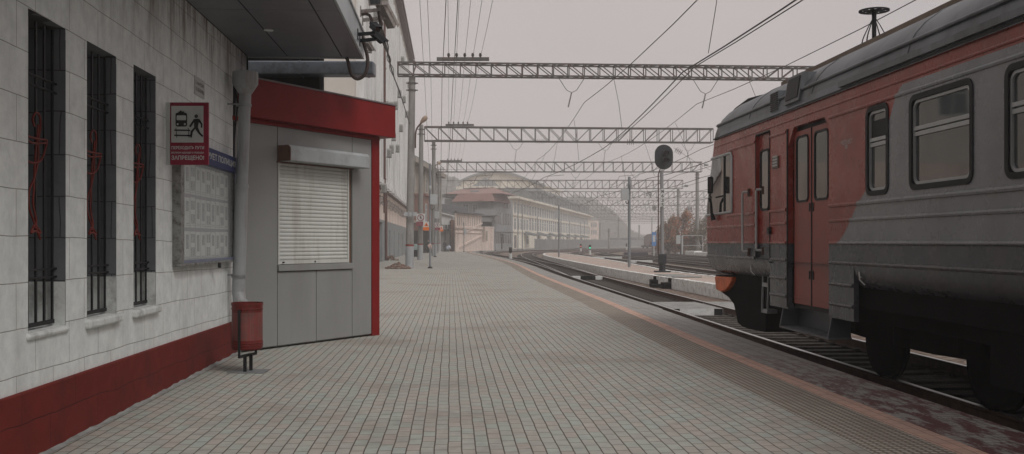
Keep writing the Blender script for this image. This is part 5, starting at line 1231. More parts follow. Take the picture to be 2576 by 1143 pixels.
m1 = P(1470, 258, 57); m0 = Vector((m1.x-.5, -6, m1.z+.35))
span('messenger wire over the near track, steepest line up the sky', [m0, m1, P(1352, 402, 104), P(1290, 470, 149)], .018)
c1 = P(1422, 408, 80)
cA = [Vector((7.05, -6, 6.7)), Vector((7.1, 30, 6.7)), C(5.1, 55, 6.7), C(2.6, 80, 6.7), C(.2, 104, 6.7), C(-2.9, 138, 6.7)]
span('thick lower contact wire over the near track', cA, .02); span('second contact wire close beside the thick one', [p+Vector((.35, 0, .1+.05*i)) for i, p in enumerate(cA[:3])], .015)
mB = P(1753, 262, 57); span('messenger wire over the second track, crossing right of centre', [Vector((mB.x-.6, -6, mB.z+.3)), mB, P(1531-10, 410, 104), P(1440, 462, 149), P(1380, 500, 196)], .017)
cB = [Vector((14.7, -6, 6.6)), Vector((14.8, 40, 6.6)), C(10.9, 80, 6.6), C(9.7, 110, 6.6), C(9.2, 138, 6.6), C(12, 170, 6.6), C(27.5, 226, 6.6)]; span('contact wire over the second track following the curve', cB, .024)
for nm, line in (('third', TR_C), ('fourth', TR_D), ('fifth', TR_E)):
    pts = [line[i]+Vector((0, 0, 6.7)) for i in range(8, len(line), 6)]; span(f'contact wire over the {nm} track in the haze', pts, .024); pts = [line[i]+Vector((0, 0, 9.0)) for i in range(8, len(line), 8)]; span(f'messenger wire over the {nm} track in the haze', pts, .024)
# droppers and ties
random.seed(21)
def lerp_at(pts, y):
    for i in range(len(pts)-1):
        if pts[i].y <= y <= pts[i+1].y: t = (y-pts[i].y)/(pts[i+1].y-pts[i].y); return pts[i]+(pts[i+1]-pts[i])*t
    return None
mA = [m0, m1, P(1352, 402, 104), P(1290, 470, 149)]; mBp = [Vector((mB.x-.6, -6, mB.z+.3)), mB, P(1521, 410, 104), P(1440, 462, 149)]
n_ = 0
for msg, con, nm in ((mA, cA, 'near'), (mBp, cB, 'second')):
    for y in (27, 46, 63, 76, 90):
        a, b_ = lerp_at(msg, y), lerp_at(con, y)
        if a is None or b_ is None: continue
        a = a-Vector((0, 0, .3)); mb = MB(); mb.tube([a, (a+b_)/2+Vector((.05, 0, 0)), b_], .011, 4); tag(mb.build('dropper_wire', m_wire, loc=b_), f'{["first","second","third","fourth","fifth"][(27,46,63,76,90).index(y)]} vertical dropper wire hanging over the {nm} track', 'wire', 'droppers between messenger and contact wires')
# cross span wires with large disc insulators
def cross(label, x0, y0, x1, y1, Z, ins):
    a, b_ = P(x0, y0, Z), P(x1, y1, Z); g = thing('span_wire', label, 'span wire', a, 'cross span wires with disc insulators'); mb = MB(); mb.tube([a, (a+b_)/2-Vector((0, 0, .1)), b_], .015, 5); mb.build('wire', m_wire, g)
    for xa, xb in ins:
        t0, t1 = (xa-x0)/(x1-x0), (xb-x0)/(x1-x0); mb = MB(); string(mb, a+(b_-a)*t0-Vector((0, 0, .05)), a+(b_-a)*t1-Vector((0, 0, .05)), 4, .0034*Z); mb.build('insulator', m_porc, g)
cross('cross span wire with four big dark discs under the second gantry', 1095, 352, 1785, 358, 101, [(1349, 1372), (1575, 1597)])
cross('cross span wire with two disc strings left of the arched roof', 1096, 426, 1300, 426, 110, [(1101, 1119)])
cross('cross span wire with disc strings in front of the arched roof', 1112, 454, 1420, 457, 150, [(1126, 1145), (1237, 1256)])
cross('cross span wire with disc strings in front of the grey house', 1182, 508, 1300, 510, 190, [(1203, 1216), (1237, 1250)])
cross('cross span wire with discs right of the signal head', 1695, 372, 1790, 430, 100, [(1698, 1716)])
cross('short span wire with discs between island post and signal', 1590, 470, 1700, 515, 120, [(1625, 1640)])
cross('hazy span wire with discs above the freight wagon', 1560, 520, 1770, 526, 220, [(1640, 1652), (1726, 1742)])
# ------------------------------------------------------------------ freight wagon
Zw = 262; a = P(1622, 628, Zw); g = thing('freight_wagon', 'brown grey hopper wagon standing far down the yard', 'wagon', a); fw = Fr(a, a+H*4.6); z0 = -.4; m_wag = M('wagon_brown', (.12, .085, .08), .85, var=.2, scale=1, dirt=(.2, .17, .16), dirt_amt=.5, streak=True)
mb = MB(); prof = [(0, .9), (0, 3.3), (.7, 3.9), (2.3, 4.15), (3.9, 3.9), (4.6, 3.3), (4.6, .9)]; mb.prism([fw.p(p, q+z0, 0) for p, q in prof], -fw.n*13+H*1.5)
for p in (.15, 1.5, 3.0, 4.35): fw.box(mb, p, p+.14, 1+z0, 3.3+z0, .0, .1)
for z in (1.0, 2.2, 3.2): fw.box(mb, .05, 4.55, z+z0, z+.12+z0, .1, .14)
mb.build('body', m_wag, g); mb = MB()
for d in (-1.5, -3.4, -9.6, -11.5):
    for p in (.9, 3.6): fw_c = fw.p(p, .5+z0, d); mb.tube([fw_c, fw_c+H*.14], .47, 12)
fw.box(mb, .6, 4.0, .55+z0, .9+z0, -12.5, -.2); mb.build('running_gear', m_dark, g)
for k in (0, 1): mb = MB(); q = fw.p(1.2+2.2*k, 1+z0, .0); mb.tube([q, q+fw.n*.5], .2, 10); mb.build('buffer', m_dark, g)
# low sheds in the haze
for k, (x0, x1, yt, Z, lab, mt) in enumerate(((1544, 1592, 604, 330, 'low pale shed with flat dark roof in the haze behind the rails', m_cream), (1592, 1622, 600, 420, 'farthest hazy shed left of the freight wagon', m_greyw))):
    a, b_ = P(x0, 625, Z), P(x1, 625, Z); fr = Fr(a, b_); g = thing('low_shed', lab, 'shed', a); zt = fz(yt, Z)
    mb = MB(); fr.box(mb, 0, fr.L, -.6, zt-.5, -8, 0); mb.build('wall', mt, g); mb = MB(); mb.prism([fr.p(-1.5, zt-.5, 1.5), fr.p(-1.5, zt+.6, -4), fr.p(-1.5, zt-.5, -9)], fr.t*(fr.L+3)); mb.build('roof', m_roofd, g)
    window_unit(fr, 1, 2.2, .6, 1.8, g, m_pvc); window_unit(fr, 3.2, 4.4, .6, 1.8, g, m_pvc)
# ------------------------------------------------------------------ trees and wooded slopes
m_leafo = M('orange_leaves', (.30, .105, .045), .8, var=.4, scale=1.5); m_leafb = M('brown_green_leaves', (.12, .09, .05), .8, var=.5, scale=1.5); m_leafd = M('dull_leaves', (.075, .075, .05), .9, var=.4, scale=.3)
m_bark = M('bark', (.07, .055, .045), .95, var=.3)
def leaves(mb, c, rx, rz, n, s, mats=(0,)):
    for i in range(n):
        while 1:
            p = Vector((random.uniform(-1, 1), random.uniform(-1, 1), random.uniform(-1, 1)))
            if p.length < 1: break
        q = c+Vector((p.x*rx, p.y*rx, p.z*rz)); a = Vector((random.gauss(0, 1), random.gauss(0, 1), random.gauss(0, 1))).normalized(); b_ = a.orthogonal().normalized(); k = s*random.uniform(.5, 1.3); a = a*k
        mb.m = random.choice(mats); mb.add([q-a*.5, q+b_*k*.35, q+a*.5, q-b_*k*.35], [(0, 1, 2, 3)])
def tree(label, base, h, r, mats, mi, seed, n=26):
    random.seed(seed); g = thing('tree', label, 'tree', base, 'autumn trees beyond the tracks'); tk = MB(); cr = MB()
    tk.tube([base-Vector((0, 0, .3)), base+Vector((.1, 0, h*.25)), base+Vector((-.05, .1, h*.5))], .16, 8, .09)
    for i in range(n):
        a = random.uniform(0, 6.28); z = random.uniform(.15, 1.0); rr_ = r*math.sin(math.pi*(.12+.8*z))*random.uniform(.55, 1.1); e = base+Vector((math.cos(a)*rr_, math.sin(a)*rr_, h*z)); s = base+Vector((0, 0, h*max(.1, z*.5)))
        tk.tube([s, (s+e)/2+Vector((0, 0, .2)), e], .05, 4, .012); leaves(cr, e, r*.3, h*.12, 90, .3, mi)
        if z > .7: tk.tube([e, e+Vector((random.uniform(-.2, .2), 0, .9))], .02, 3, .008); leaves(cr, e+Vector((0, 0, .7)), .18, .6, 22, .22, mi)
    tk.build('trunk', m_bark, g); cr.build('crown', mats, g)
tm = [m_leafo, m_leafb]
for k, (x, Z, h, r, mi, lab) in enumerate(((1682, 150, 4.4, 2.3, (0, 1, 1), 'low reddish bush tree between signal mast and right pole'), (1712, 152, 6.6, 2.5, (0, 0, 1), 'brightest orange autumn tree behind the right gantry poles'), (1735, 158, 7.0, 2.8, (1, 1, 0), 'brown green autumn tree left of the thick right pole'), (1764, 150, 5.5, 2.4, (1, 1, 1), 'dark green shrubby tree between right pole and train cab'), (1698, 165, 6.0, 2.2, (1, 1, 0), 'pale brown tree behind the low reddish one'))):
    b_ = P(x, 640, Z); b_.z = gz(b_.x, b_.y); tree(lab, b_, h, r, tm, mi, 40+k)
def hill(name, label, pts, depth, mat, nleaf, seed, sz=3.0):
    "pts = readings (x, y, Z) of the skyline; terrain rises behind them, covered in trees"
    random.seed(seed); tb = MB(); fo = MB(); top = [P(x, y, Z) for x, y, Z in pts]; k = len(top); vs = []
    for p in top: d = Vector((p.x, p.y, 0)).normalized(); f_ = p-d*depth; vs += [(f_.x, f_.y, -.6), (p.x-d.x*depth*.4, p.y-d.y*depth*.4, p.z*.65-2), (p.x, p.y, p.z-2.5), (p.x+d.x*60, p.y+d.y*60, p.z-8)]
    tb.add(vs, [(4*i+r, 4*i+r+1, 4*(i+1)+r+1, 4*(i+1)+r) for i in range(k-1) for r in range(3)], True)
    tag(tb.build(name, m_leafd, loc=top[0]), label, kind='structure')
    for i in range(nleaf):
        s = random.random()*(k-1); a = int(s); t = s-a; u_ = random.random(); p = top[a]*(1-t)+top[a+1]*t; d = Vector((p.x, p.y, 0)).normalized(); z = (p.z-1)*(1-u_**1.6)+.5; c = p-d*depth*u_; c.z = z+random.uniform(-1, 1.2)
        for j in range(1): leaves(fo, c, sz*.9, sz*.8, 14, sz*.55)
    return fo, top[0]
fo, q = hill('hill', 'wooded slope in the haze beyond the cream building', [(1440, 498, 760), (1480, 508, 740), (1506, 520, 720), (1530, 536, 700), (1555, 560, 690), (1580, 588, 690), (1606, 603, 690), (1640, 607, 700), (1700, 605, 720), (1800, 600, 760), (1900, 596, 760)], 90, m_leafd, 2600, 77, 4.0)
tag(fo.build('woodland', m_leafd, loc=q), 'dark hazy woodland falling away behind the end of the cream building', 'woodland', kind='stuff')
fo, q = hill('far_hill', 'pale far hillside above the shed', [(980, 440, 620), (1040, 445, 620), (1080, 448, 600), (1110, 452, 600), (1135, 460, 600), (1160, 470, 600), (1200, 476, 600), (1260, 482, 620)], 150, m_leafd, 900, 78, 5)
tag(fo.build('hillside_trees', m_leafd, loc=q), 'very pale hazy trees on the far hillside left of the arched roof', 'woodland', kind='stuff')
random.seed(12)
for k, (x, y, Z) in enumerate(((1118, 500, 330), (1138, 512, 300), (1108, 520, 260))):
    a = P(x-12, 630, Z); b_ = P(x+10, 630, Z); fr = Fr(a, b_); zt = fz(y, Z); g = thing('hillside_house', ['small hazy house with hipped roof on the far hillside', 'pale hazy house directly behind the shed roof', 'hazy green roofed house left of the grey house'][k], 'house', a); mb = MB(); fr.box(mb, 0, fr.L, 0, zt-2, -8, 0); mb.build('wall', m_cream, g)
    mb = MB(); mb.add([fr.p(-.5, zt-2, .6), fr.p(fr.L+.5, zt-2, .6), fr.p(fr.L+.5, zt-2, -8.5), fr.p(-.5, zt-2, -8.5), fr.p(fr.L*.35, zt, -4), fr.p(fr.L*.65, zt, -4)], [(0, 1, 5, 4), (1, 2, 5), (2, 3, 4, 5), (3, 0, 4), (3, 2, 1, 0)]); mb.build('roof', m_roofg, g)
    window_unit(fr, .6, 1.6, zt-4.5, zt-3, g, m_pvc)
# ------------------------------------------------------------------ people
def person(label, foot, h, coat, stride=.12, bag=False, yaw=0):
    s = h/1.75; g = thing('person', label, 'person', foot)
    bm_v = []; E = []; Rr = []
    def V(x, y, z, r): bm_v.append((x*s, y*s, z*s)); Rr.append(r*s); return len(bm_v)-1
    pel = V(0, 0, .92, .16); ch = V(0, -.02, 1.25, .18); sh = V(0, 0, 1.42, .14); nk = V(0, -.01, 1.5, .06); hd = V(0, -.03, 1.6, .085); ht = V(0, -.02, 1.70, .08)
    E += [(pel, ch), (ch, sh), (sh, nk), (nk, hd), (hd, ht)]
    for sx, st in ((-1, stride), (1, -stride)):
        hp = V(.09*sx, 0, .86, .13); kn = V(.10*sx, -st*.9, .48, .085); an = V(.10*sx, -st*1.2+.03, .08, .055); to = V(.11*sx, -st*1.2-.13, .04, .04); E += [(pel, hp), (hp, kn), (kn, an), (an, to)]
        s1 = V(.19*sx, 0, 1.38, .075); el = V(.25*sx, .04+st*.5, 1.1, .055); wr = V(.26*sx, -.04-st*.6, .86, .038); ha = V(.26*sx, -.06-st*.6, .77, .034); E += [(sh, s1), (s1, el), (el, wr), (wr, ha)]
        for k in range(4): f_ = V(.26*sx-.01*sx, -.09-st*.6+.02*k, .69+.006*abs(k-1.5), .009); E.append((ha, f_))
        th = V(.235*sx, -.10-st*.6, .75, .010); E.append((ha, th))
    me = bpy.data.meshes.new('body'); me.from_pydata(bm_v, E, []); o = bpy.data.objects.new('body', me); COL.objects.link(o)
    sk = o.modifiers.new('skin', 'SKIN'); sk.use_smooth_shade = True
    for i, r in enumerate(Rr): me.skin_vertices[0].data[i].radius = (r, r*.85); me.skin_vertices[0].data[i].use_root = (i == 0)
    o.modifiers.new('sub', 'SUBSURF').levels = 1; me.materials.append(coat); o.parent = g; g.rotation_euler = (0, 0, yaw)
    def ch_(mb, nm, mt): o2 = mb.build(nm, mt, None); o2.parent = g
    skin = M('skin', (.42, .26, .19), .6, var=.08)
    mb = MB(); mb.tube([(0, -.03*s, 1.53*s), (0, -.035*s, 1.58*s), (0, -.035*s, 1.64*s), (0, -.02*s, 1.70*s)], [.05*s, .082*s, .088*s, .05*s], 12); mb.tube([(0, -.12*s, 1.62*s), (0, -.14*s, 1.60*s)], .014*s, 6); ch_(mb, 'face', skin)
    mb = MB(); mb.tube([(0, -.01*s, 1.62*s), (0, 0, 1.69*s), (0, 0, 1.76*s)], [.098*s, .10*s, .04*s], 12); ch_(mb, 'hair', m_dark)
    mb = MB(); mb.tube([(0, 0, .62*s), (0, 0, .95*s), (0, 0, 1.2*s), (0, 0, 1.40*s), (0, 0, 1.48*s)], [.21*s, .20*s, .20*s, .19*s, .07*s], 14); ch_(mb, 'coat', coat)
    return g
m_coat = M('dark_coat', (.025, .027, .032), .9, var=.2)
p1 = person('person in a long dark coat walking and carrying pale plastic bags', P(1119, 634, 150)*1, 1.72, m_coat, .14); p1.location = (p1.location.x, p1.location.y, 0)
q = p1.location; g = thing('carrier_bag', 'bulging pale blue white plastic bags held by the walking person', 'bag', (q.x+.48, q.y-.05, .35)); random.seed(2)
m_bag = M('pale_plastic', (.42, .44, .50), .4, var=.25, scale=6)
for k, (dx, r) in enumerate(((.42, .24), (.66, .30))):
    mb = MB(); rr_ = [(.0, .02), (.1, .75), (.35, 1), (.6, .95), (.85, .5), (1, .12)]; mb.tube([(q.x+dx-.05*t_, q.y-.05, .28+.1*k+t_*.62) for t_, _ in rr_], [r*f_+.01 for _, f_ in rr_], 9); mb.build('bag', m_bag, g)
p2 = person('person in black half hidden behind the poles by the brick shop front', P(1078, 637, 128)*1, 1.75, m_coat, .03); p2.location = (p2.location.x, p2.location.y, 0)
# ------------------------------------------------------------------ suburban electric train on the near track
US, UC, BV = 4.66, 6.4, 8.0
def sv(x, y=609): return side(x, y, US).y
def sz(x, y): return side(x, y, US).z
T = thing('electric_train', 'red and grey suburban electric train standing on the near track', 'train', (UC, BV, ZR))
fs = Fr((US, -16), (US, 20), flip=True)       # a = v + 16, normal to the platform
def A_(v): return v+16
# livery
m, n, b = newmat('train_livery'); m_liv = m
tc = node(n, 'ShaderNodeTexCoord'); sp_ = node(n, 'ShaderNodeSeparateXYZ'); n.links.new(tc.outputs['Object'], sp_.inputs[0])
pts_liv = [(side(x, y, US).z, side(x, y, US).y) for x, y in ((2107, 612), (2127, 581), (2157, 515), (2179, 476), (2215, 380), (2240, 290), (2256, 239), (2268, 215), (2289, 192))]
fc = node(n, 'ShaderNodeFloatCurve'); cv = fc.mapping.curves[0]
zn = node(n, 'ShaderNodeMapRange'); zn.inputs['From Min'].default_value = 1.48-ZR; zn.inputs['From Max'].default_value = 3.2-ZR; n.links.new(sp_.outputs[2], zn.inputs['Value']); n.links.new(zn.outputs[0], fc.inputs['Value'])
nrm = [((z-1.48)/(3.2-1.48), (v-9)/(13-9)) for z, v in pts_liv]
cv.points[0].location = (0, nrm[0][1]); cv.points[1].location = (1, nrm[-1][1])
for z, v in nrm[1:-1]: cv.points.new(max(0.01, min(.99, z)), v)
fc.mapping.update()
th = node(n, 'ShaderNodeMath', operation='MULTIPLY_ADD'); n.links.new(fc.outputs[0], th.inputs[0]); th.inputs[1].default_value = 4; th.inputs[2].default_value = 9-BV
gt = node(n, 'ShaderNodeMath', operation='GREATER_THAN'); n.links.new(sp_.outputs[1], gt.inputs[0]); n.links.new(th.outputs[0], gt.inputs[1])
hi_ = node(n, 'ShaderNodeMath', operation='GREATER_THAN'); n.links.new(sp_.outputs[2], hi_.inputs[0]); hi_.inputs[1].default_value = 3.13-ZR
mxm = node(n, 'ShaderNodeMath', operation='MAXIMUM'); n.links.new(gt.outputs[0], mxm.inputs[0]); n.links.new(hi_.outputs[0], mxm.inputs[1])
lowm = node(n, 'ShaderNodeMath', operation='GREATER_THAN'); n.links.new(sp_.outputs[2], lowm.inputs[0]); lowm.inputs[1].default_value = 1.478-ZR
red = ramp(n, noise(n, .9, 5, .6), [(.3, (.20, .022, .013)), (.7, (.27, .034, .022))]); redd = ramp(n, noise(n, 5, 7, .7), [(.45, (0,)), (.75, (.5,))]); red = mixc(n, redd, red, (.12, .05, .04))
gry = ramp(n, noise(n, 1.1, 5, .6), [(.3, (.155, .16, .175)), (.7, (.20, .205, .215))]); low = ramp(n, noise(n, 1.5, 6, .65), [(.3, (.040, .044, .052)), (.7, (.068, .072, .08))])
cc = mixc(n, mxm.outputs[0], gry, red); cc = mixc(n, lowm.outputs[0], low, cc)
dst = ramp(n, noise(n, 1.4, 8, .7, sx=(1, 1, .15)), [(.5, (0,)), (.75, (.35,))]); cc = mixc(n, dst, cc, (.11, .085, .07))
n.links.new(cc, b.inputs['Base Color']); b.inputs['Roughness'].default_value = .3; b.inputs['Specular IOR Level'].default_value = .35
rg = ramp(n, noise(n, 3, 6, .7), [(.3, (.16,)), (.7, (.40,))]); n.links.new(rg, b.inputs['Roughness'])
bump(n, b, noise(n, 1.6, 2, .4), .35, .03)
m_roof = M('train_roof', (.13, .135, .14), .42, .35, var=.3, scale=1.2, dirt=(.05, .045, .042), dirt_amt=.8, streak=True, bmp=.25, bscale=1.5)
m_rub = M('window_rubber', (.008, .008, .008), .6)
m_alu = M('window_aluminium', (.36, .36, .35), .4, .5, var=.12)
m_tgl, n, b = newmat('train_glass'); b.inputs['Base Color'].default_value = (.022, .025, .025, 1); b.inputs['Roughness'].default_value = .03; b.inputs['Specular IOR Level'].default_value = 1.0
bump(n, b, noise(n, .8, 2, .4), .15, .02)
m_door = M('train_door_red', (.235, .045, .033), .38, var=.12, scale=1, dirt=(.11, .05, .04), dirt_amt=.4)
m_doorg = M('train_door_grey', (.075, .08, .09), .4, var=.12)
m_rail_w = M('handrail_paint', (.40, .39, .37), .5, .1, var=.15)
m_orange = M('orange_cowcatcher', (.60, .13, .035), .5, var=.2, dirt=(.2, .05, .03), dirt_amt=.5)

# side wall openings
D0, D1 = sv(2085), sv(1983); C0, C1 = sv(1936), sv(1902)
wn = []      # (v0, v1, z0, z1)
period = 1.745; w1a, w1b = sv(2445), sv(2292)
small = (sv(2233), sv(2182), 2.04, 2.97)
wn.append(small)
for k in range(13): wn.append((w1a-k*period, w1b-k*period, 2.05, 2.95))
VF0 = 16.95
zb_body = 1.22
hs = [(A_(D0), A_(D1), .60, 3.06), (A_(C0), A_(C1), 1.26, 3.12)]+[(A_(a), A_(b_), c, d) for a, b_, c, d in wn]
mb = MB()
fs.holes(mb, 0, A_(VF0), zb_body, 3.3, [(h[0], h[1], max(h[2], zb_body), h[3]) for h in hs], .07)
# skirt curving in below the side, interrupted at the passenger door
prof = [(0, 1.22), (.012, 1.12), (.05, 1.03), (.13, .96), (.26, .93), (.5, .93)]
def skirt(v0, v1, zs=1.0):
    vs = []
    for du, z in prof: vs += [(US+du, v0, z), (US+du, v1, z)]
    mb.add(vs, [(2*j, 2*j+1, 2*j+3, 2*j+2) for j in range(len(prof)-1)], True)
    for v in (v0, v1): mb.add([(US+du, v, z) for du, z in prof]+[(US+.5, v, 1.22)], [tuple(range(len(prof)+1))])
pl0, pl1 = sv(2148), sv(1937)      # outer limits of the deep panels beside the door
skirt(-16, pl0); skirt(pl1, VF0)
for v0, v1 in ((pl0, D0), (D1, pl1)): mb.box(US, US+.06, v0, v1, .575, 1.219)
# rounded cab front
VFt = [(.93, 17.95), (1.2, 18.15), (1.9, 18.2), (2.2, 18.15), (3.1, 17.75), (3.3, 17.67), (3.6, 17.55), (3.85, 17.4), (4.0, 17.2), (4.13, 16.8)]
def vf(z):
    if z <= VFt[0][0]: return VFt[0][1]
    for (a, va), (c, vc) in zip(VFt, VFt[1:]):
        if a <= z <= c: return va+(vc-va)*(z-a)/(c-a)
    return VFt[-1][1]
def shell(th, du, z, push=0):
    "point of the rounded cab corner, th from 0 (side) to 90 (front)"
    r = .42; q = vf(z)-r
    u = US+du+r*(1-math.cos(R(th)))*.75; v = max(VF0, q)+(vf(z)-max(VF0, q))*math.sin(R(th))
    return Vector((u-push*math.cos(R(th)), v+push*math.sin(R(th)), z))
zl = [(.26, .93), (.13, .96), (.05, 1.03), (.012, 1.12), (0, 1.22), (0, 1.48), (0, 1.7), (0, 1.95), (0, 2.3), (0, 2.7), (0, 3.0), (0, 3.15), (0, 3.3)]
def cabgrid(zl, ths, m_=mb):
    vs = []
    for du, z in zl: vs += [Vector((US+du, VF0, z))]+[shell(t, du, z) for t in ths]
    k = len(ths)+1
    m_.add(vs, [(i*k+j, i*k+j+1, (i+1)*k+j+1, (i+1)*k+j) for i in range(len(zl)-1) for j in range(k-1)], True)
ths = [0, 10, 22, 35, 50, 65, 80, 90]; cabgrid(zl, ths)
fe_ = [shell(90, du, z) for du, z in zl]; vs = []
for p in fe_: vs += [p, Vector((2*UC-p.x, p.y, p.z))]
mb.add(vs, [(2*j, 2*j+1, 2*j+3, 2*j+2) for j in range(len(fe_)-1)])
far = [(2*UC-US, -16, .95), (2*UC-US, VF0, .95), (2*UC-US, VF0, 3.3), (2*UC-US, -16, 3.3)]; mb.add(far, [(0, 1, 2, 3)])
mb.add([(2*UC-p.x, p.y, p.z) for p in [shell(t, du, z) for du, z in zl for t in ths]], [(i*8+j, i*8+j+1, (i+1)*8+j+1, (i+1)*8+j) for i in range(len(zl)-1) for j in range(7)], True)
# flat strip joining the side wall to where the rounding starts
mb.add([(US, -16, 1.0), (2*UC-US, -16, 1.0), (2*UC-US, -16, 3.3), (US, -16, 3.3)], [(0, 1, 2, 3)])
body = mb.build('body', m_liv, T)
# pressed ribs along the side
def rib(vs_, z, r=.022):
    for v0, v1 in vs_:
        mb = MB()
        for zz, w_ in ((z, r),):
            pr = [(0, z-r*1.1), (-r*.7, z-r*.8), (-r, z), (-r*.7, z+r*.8), (0, z+r*1.1)]
            mb.prism([(US+du, v0, q) for du, q in pr], (0, v1-v0, 0))
        mb.build('pressed_rib', m_liv, T)
a0, cd0, cd1, dd0, dd1 = -16, C0-.06, C1+.05, D0-.03, D1+.03
rib([(a0, dd0), (dd1+.04, cd0), (cd1, VF0-.55)], 3.03); rib([(a0, vf(3.17)-.45)], 3.17, .016)
rib([(a0, dd0), (dd1+.04, cd0), (cd1, VF0-.45)], 1.945, .026); rib([(a0, dd0), (dd1+.04, cd0), (cd1, vf(1.76)-.42)], 1.76)
rib([(a0, dd0), (dd1+.04, cd0), (cd1, vf(1.487)-.42)], 1.487); rib([(a0, dd0), (dd1+.04, cd0), (cd1, vf(1.25)-.42)], 1.25)
rib([(pl0+.02, dd0), (dd1+.04, pl1-.02)], .99); rib([(pl0+.02, dd0), (dd1+.04, pl1-.02)], .745)
mb = MB()
for z in (1.76, 1.487, 1.25): mb = MB(); mb.tube([shell(t, 0, z, .004) for t in (0, 15, 30, 50, 70, 90)], .018, 6); mb.build('pressed_rib', m_liv, T)
# roof
rp = [(-.03, 3.285), (-.03, 3.335), (.0, 3.34), (.012, 3.42), (.04, 3.53), (.10, 3.64), (.20, 3.75), (.38, 3.88), (.62, 3.985), (.95, 4.06), (1.35, 4.11), (1.74, 4.13)]
mb = MB(); vst = [-16+1.0*i for i in range(33)]+[VF0]
full = rp+[(3.48-du, z) for du, z in rp[-2::-1]]; k = len(full)
vs = [(US+du, v, z) for v in vst for du, z in full]
mb.add(vs, [(i*k+j, i*k+j+1, (i+1)*k+j+1, (i+1)*k+j) for i in range(len(vst)-1) for j in range(k-1)], True)
zl2 = [(max(0, du), z) for du, z in rp]; cabgrid(zl2, ths, mb)
f2_ = [shell(90, du, z) for du, z in zl2]; vs = []
for p in f2_: vs += [p, Vector((2*UC-p.x, p.y, p.z))]
mb.add(vs, [(2*j, 2*j+1, 2*j+3, 2*j+2) for j in range(len(f2_)-1)])
mb.add([(2*UC-p.x, p.y, p.z) for p in [shell(t, du, z) for du, z in zl2 for t in ths]], [(i*8+j, i*8+j+1, (i+1)*8+j+1, (i+1)*8+j) for i in range(len(zl2)-1) for j in range(7)], True)
mb.add([(US+du, -16, z) for du, z in full], [tuple(range(k))])
roof = mb.build('roof', m_roof, T)
mb = MB(); mb.box(US-.06, US-.005, -16, sv(2120), 3.335, 3.40); mb.build('gutter', m_roof, roof)
mb = MB(); mb.box(US-.035, US+.02, -16, vf(3.3)-.42, 3.295, 3.315); mb.build('drip_seam', m_rub, roof)
mb = MB(); mb.tube([(US+.03, -16, 3.545), (US+.03, vf(3.545)-.42, 3.545)], .022, 6); mb.tube([shell(t, .03, 3.545, .005) for t in (0, 20, 40, 60, 80, 90)], .02, 6)
for v in (15.3, 12.6, 9.9, 7.2, 4.5):
    mb.tube([(US+du-.004, v, z) for du, z in rp[3:]], .007, 5)
mb.build('roof_bead', m_roof, roof)
mb = MB(); mb.box(US+.62, US+.72, -16, 15.6, 3.99, 4.055); mb.box(US+.72, US+1.3, -16, 15.4, 4.03, 4.085); mb.build('roof_walkway', M('walkway_boards', (.17, .13, .10), .8, var=.3, scale=3), roof)
mb = MB(); q = side(1915, 240, UC-.6); mb.tube([(UC-.8, q.y+1.3, 3.98), (UC-.8, q.y+.7, 4.02), (UC-.8, q.y, 4.04), (UC-.8, q.y-.8, 4.02), (UC-.8, q.y-1.2, 3.98)], [.06, .12, .15, .12, .06], 10); mb.build('roof_cowl', m_dark, roof)
# louvre and dark vent box on the roof shoulder
v0, v1 = sv(1957, 268), sv(1937, 268); mb = MB(); mb.box(US+.005, US+.14, v0, v1, 3.38, 3.66)
lv = mb.build('roof_louvre', m_roof, roof); mb = MB()
for i in range(9): mb.box(US-.008, US+.006, v0+.02, v1-.02, 3.395+.029*i, 3.41+.029*i)
mb.build('slats', m_black, lv)
v0, v1 = sv(2012, 235), sv(1975, 235); mb = MB(); mb.hexa([(US-.02, v0, 3.40), (US+.3, v0, 3.40), (US+.3, v1, 3.40), (US-.02, v1, 3.40), (US+.04, v0, 3.78), (US+.3, v0, 3.78), (US+.3, v1, 3.78), (US+.04, v1, 3.78)]); vb = mb.build('roof_vent', m_roof, roof)
mb = MB(); mb.hexa([(US-.026, v0+.06, 3.45), (US+.2, v0+.06, 3.45), (US+.2, v1-.06, 3.45), (US-.026, v1-.06, 3.45), (US+.022, v0+.06, 3.74), (US+.2, v0+.06, 3.74), (US+.2, v1-.06, 3.74), (US+.022, v1-.06, 3.74)]); mb.build('dark_grille', m_black, vb)
# antenna with perforated disc
q = side(2199, 118, UC-.55); ax, ay = q.x, q.y; zd = side(2202, 26, UC-.55).z; mb = MB(); mb.tube([(ax, ay, 4.0), (ax, ay, zd)], .028, 10, .033)
nr = 7; rd = .205
an = mb.build('antenna_mast', m_black, roof)
mb = MB(); N = 56; vs = []; fsx = []
def hub(r0, r1, z0, z1):
    b0 = len(vs)
    for r, z in ((r0, z0), (r1, z0), (r1, z1), (r0, z1)):
        for i in range(N): t = 2*math.pi*i/N; vs.append((ax+r*math.cos(t), ay+r*math.sin(t), z))
    for q_ in range(4):
        for i in range(N): fsx.append((b0+q_*N+i, b0+q_*N+(i+1) % N, b0+((q_+1) % 4)*N+(i+1) % N, b0+((q_+1) % 4)*N+i))
hub(rd-.035, rd, zd-.008, zd+.008); hub(.002, .085, zd-.008, zd+.008); mb.add(vs, fsx)
for i in range(8): t = R(45*i+10); mb.bar((ax+.08*math.cos(t), ay+.08*math.sin(t), zd), (ax+(rd-.02)*math.cos(t), ay+(rd-.02)*math.sin(t), zd), .045, .014)
mb.build('perforated_disc', m_black, an)
mb = MB()
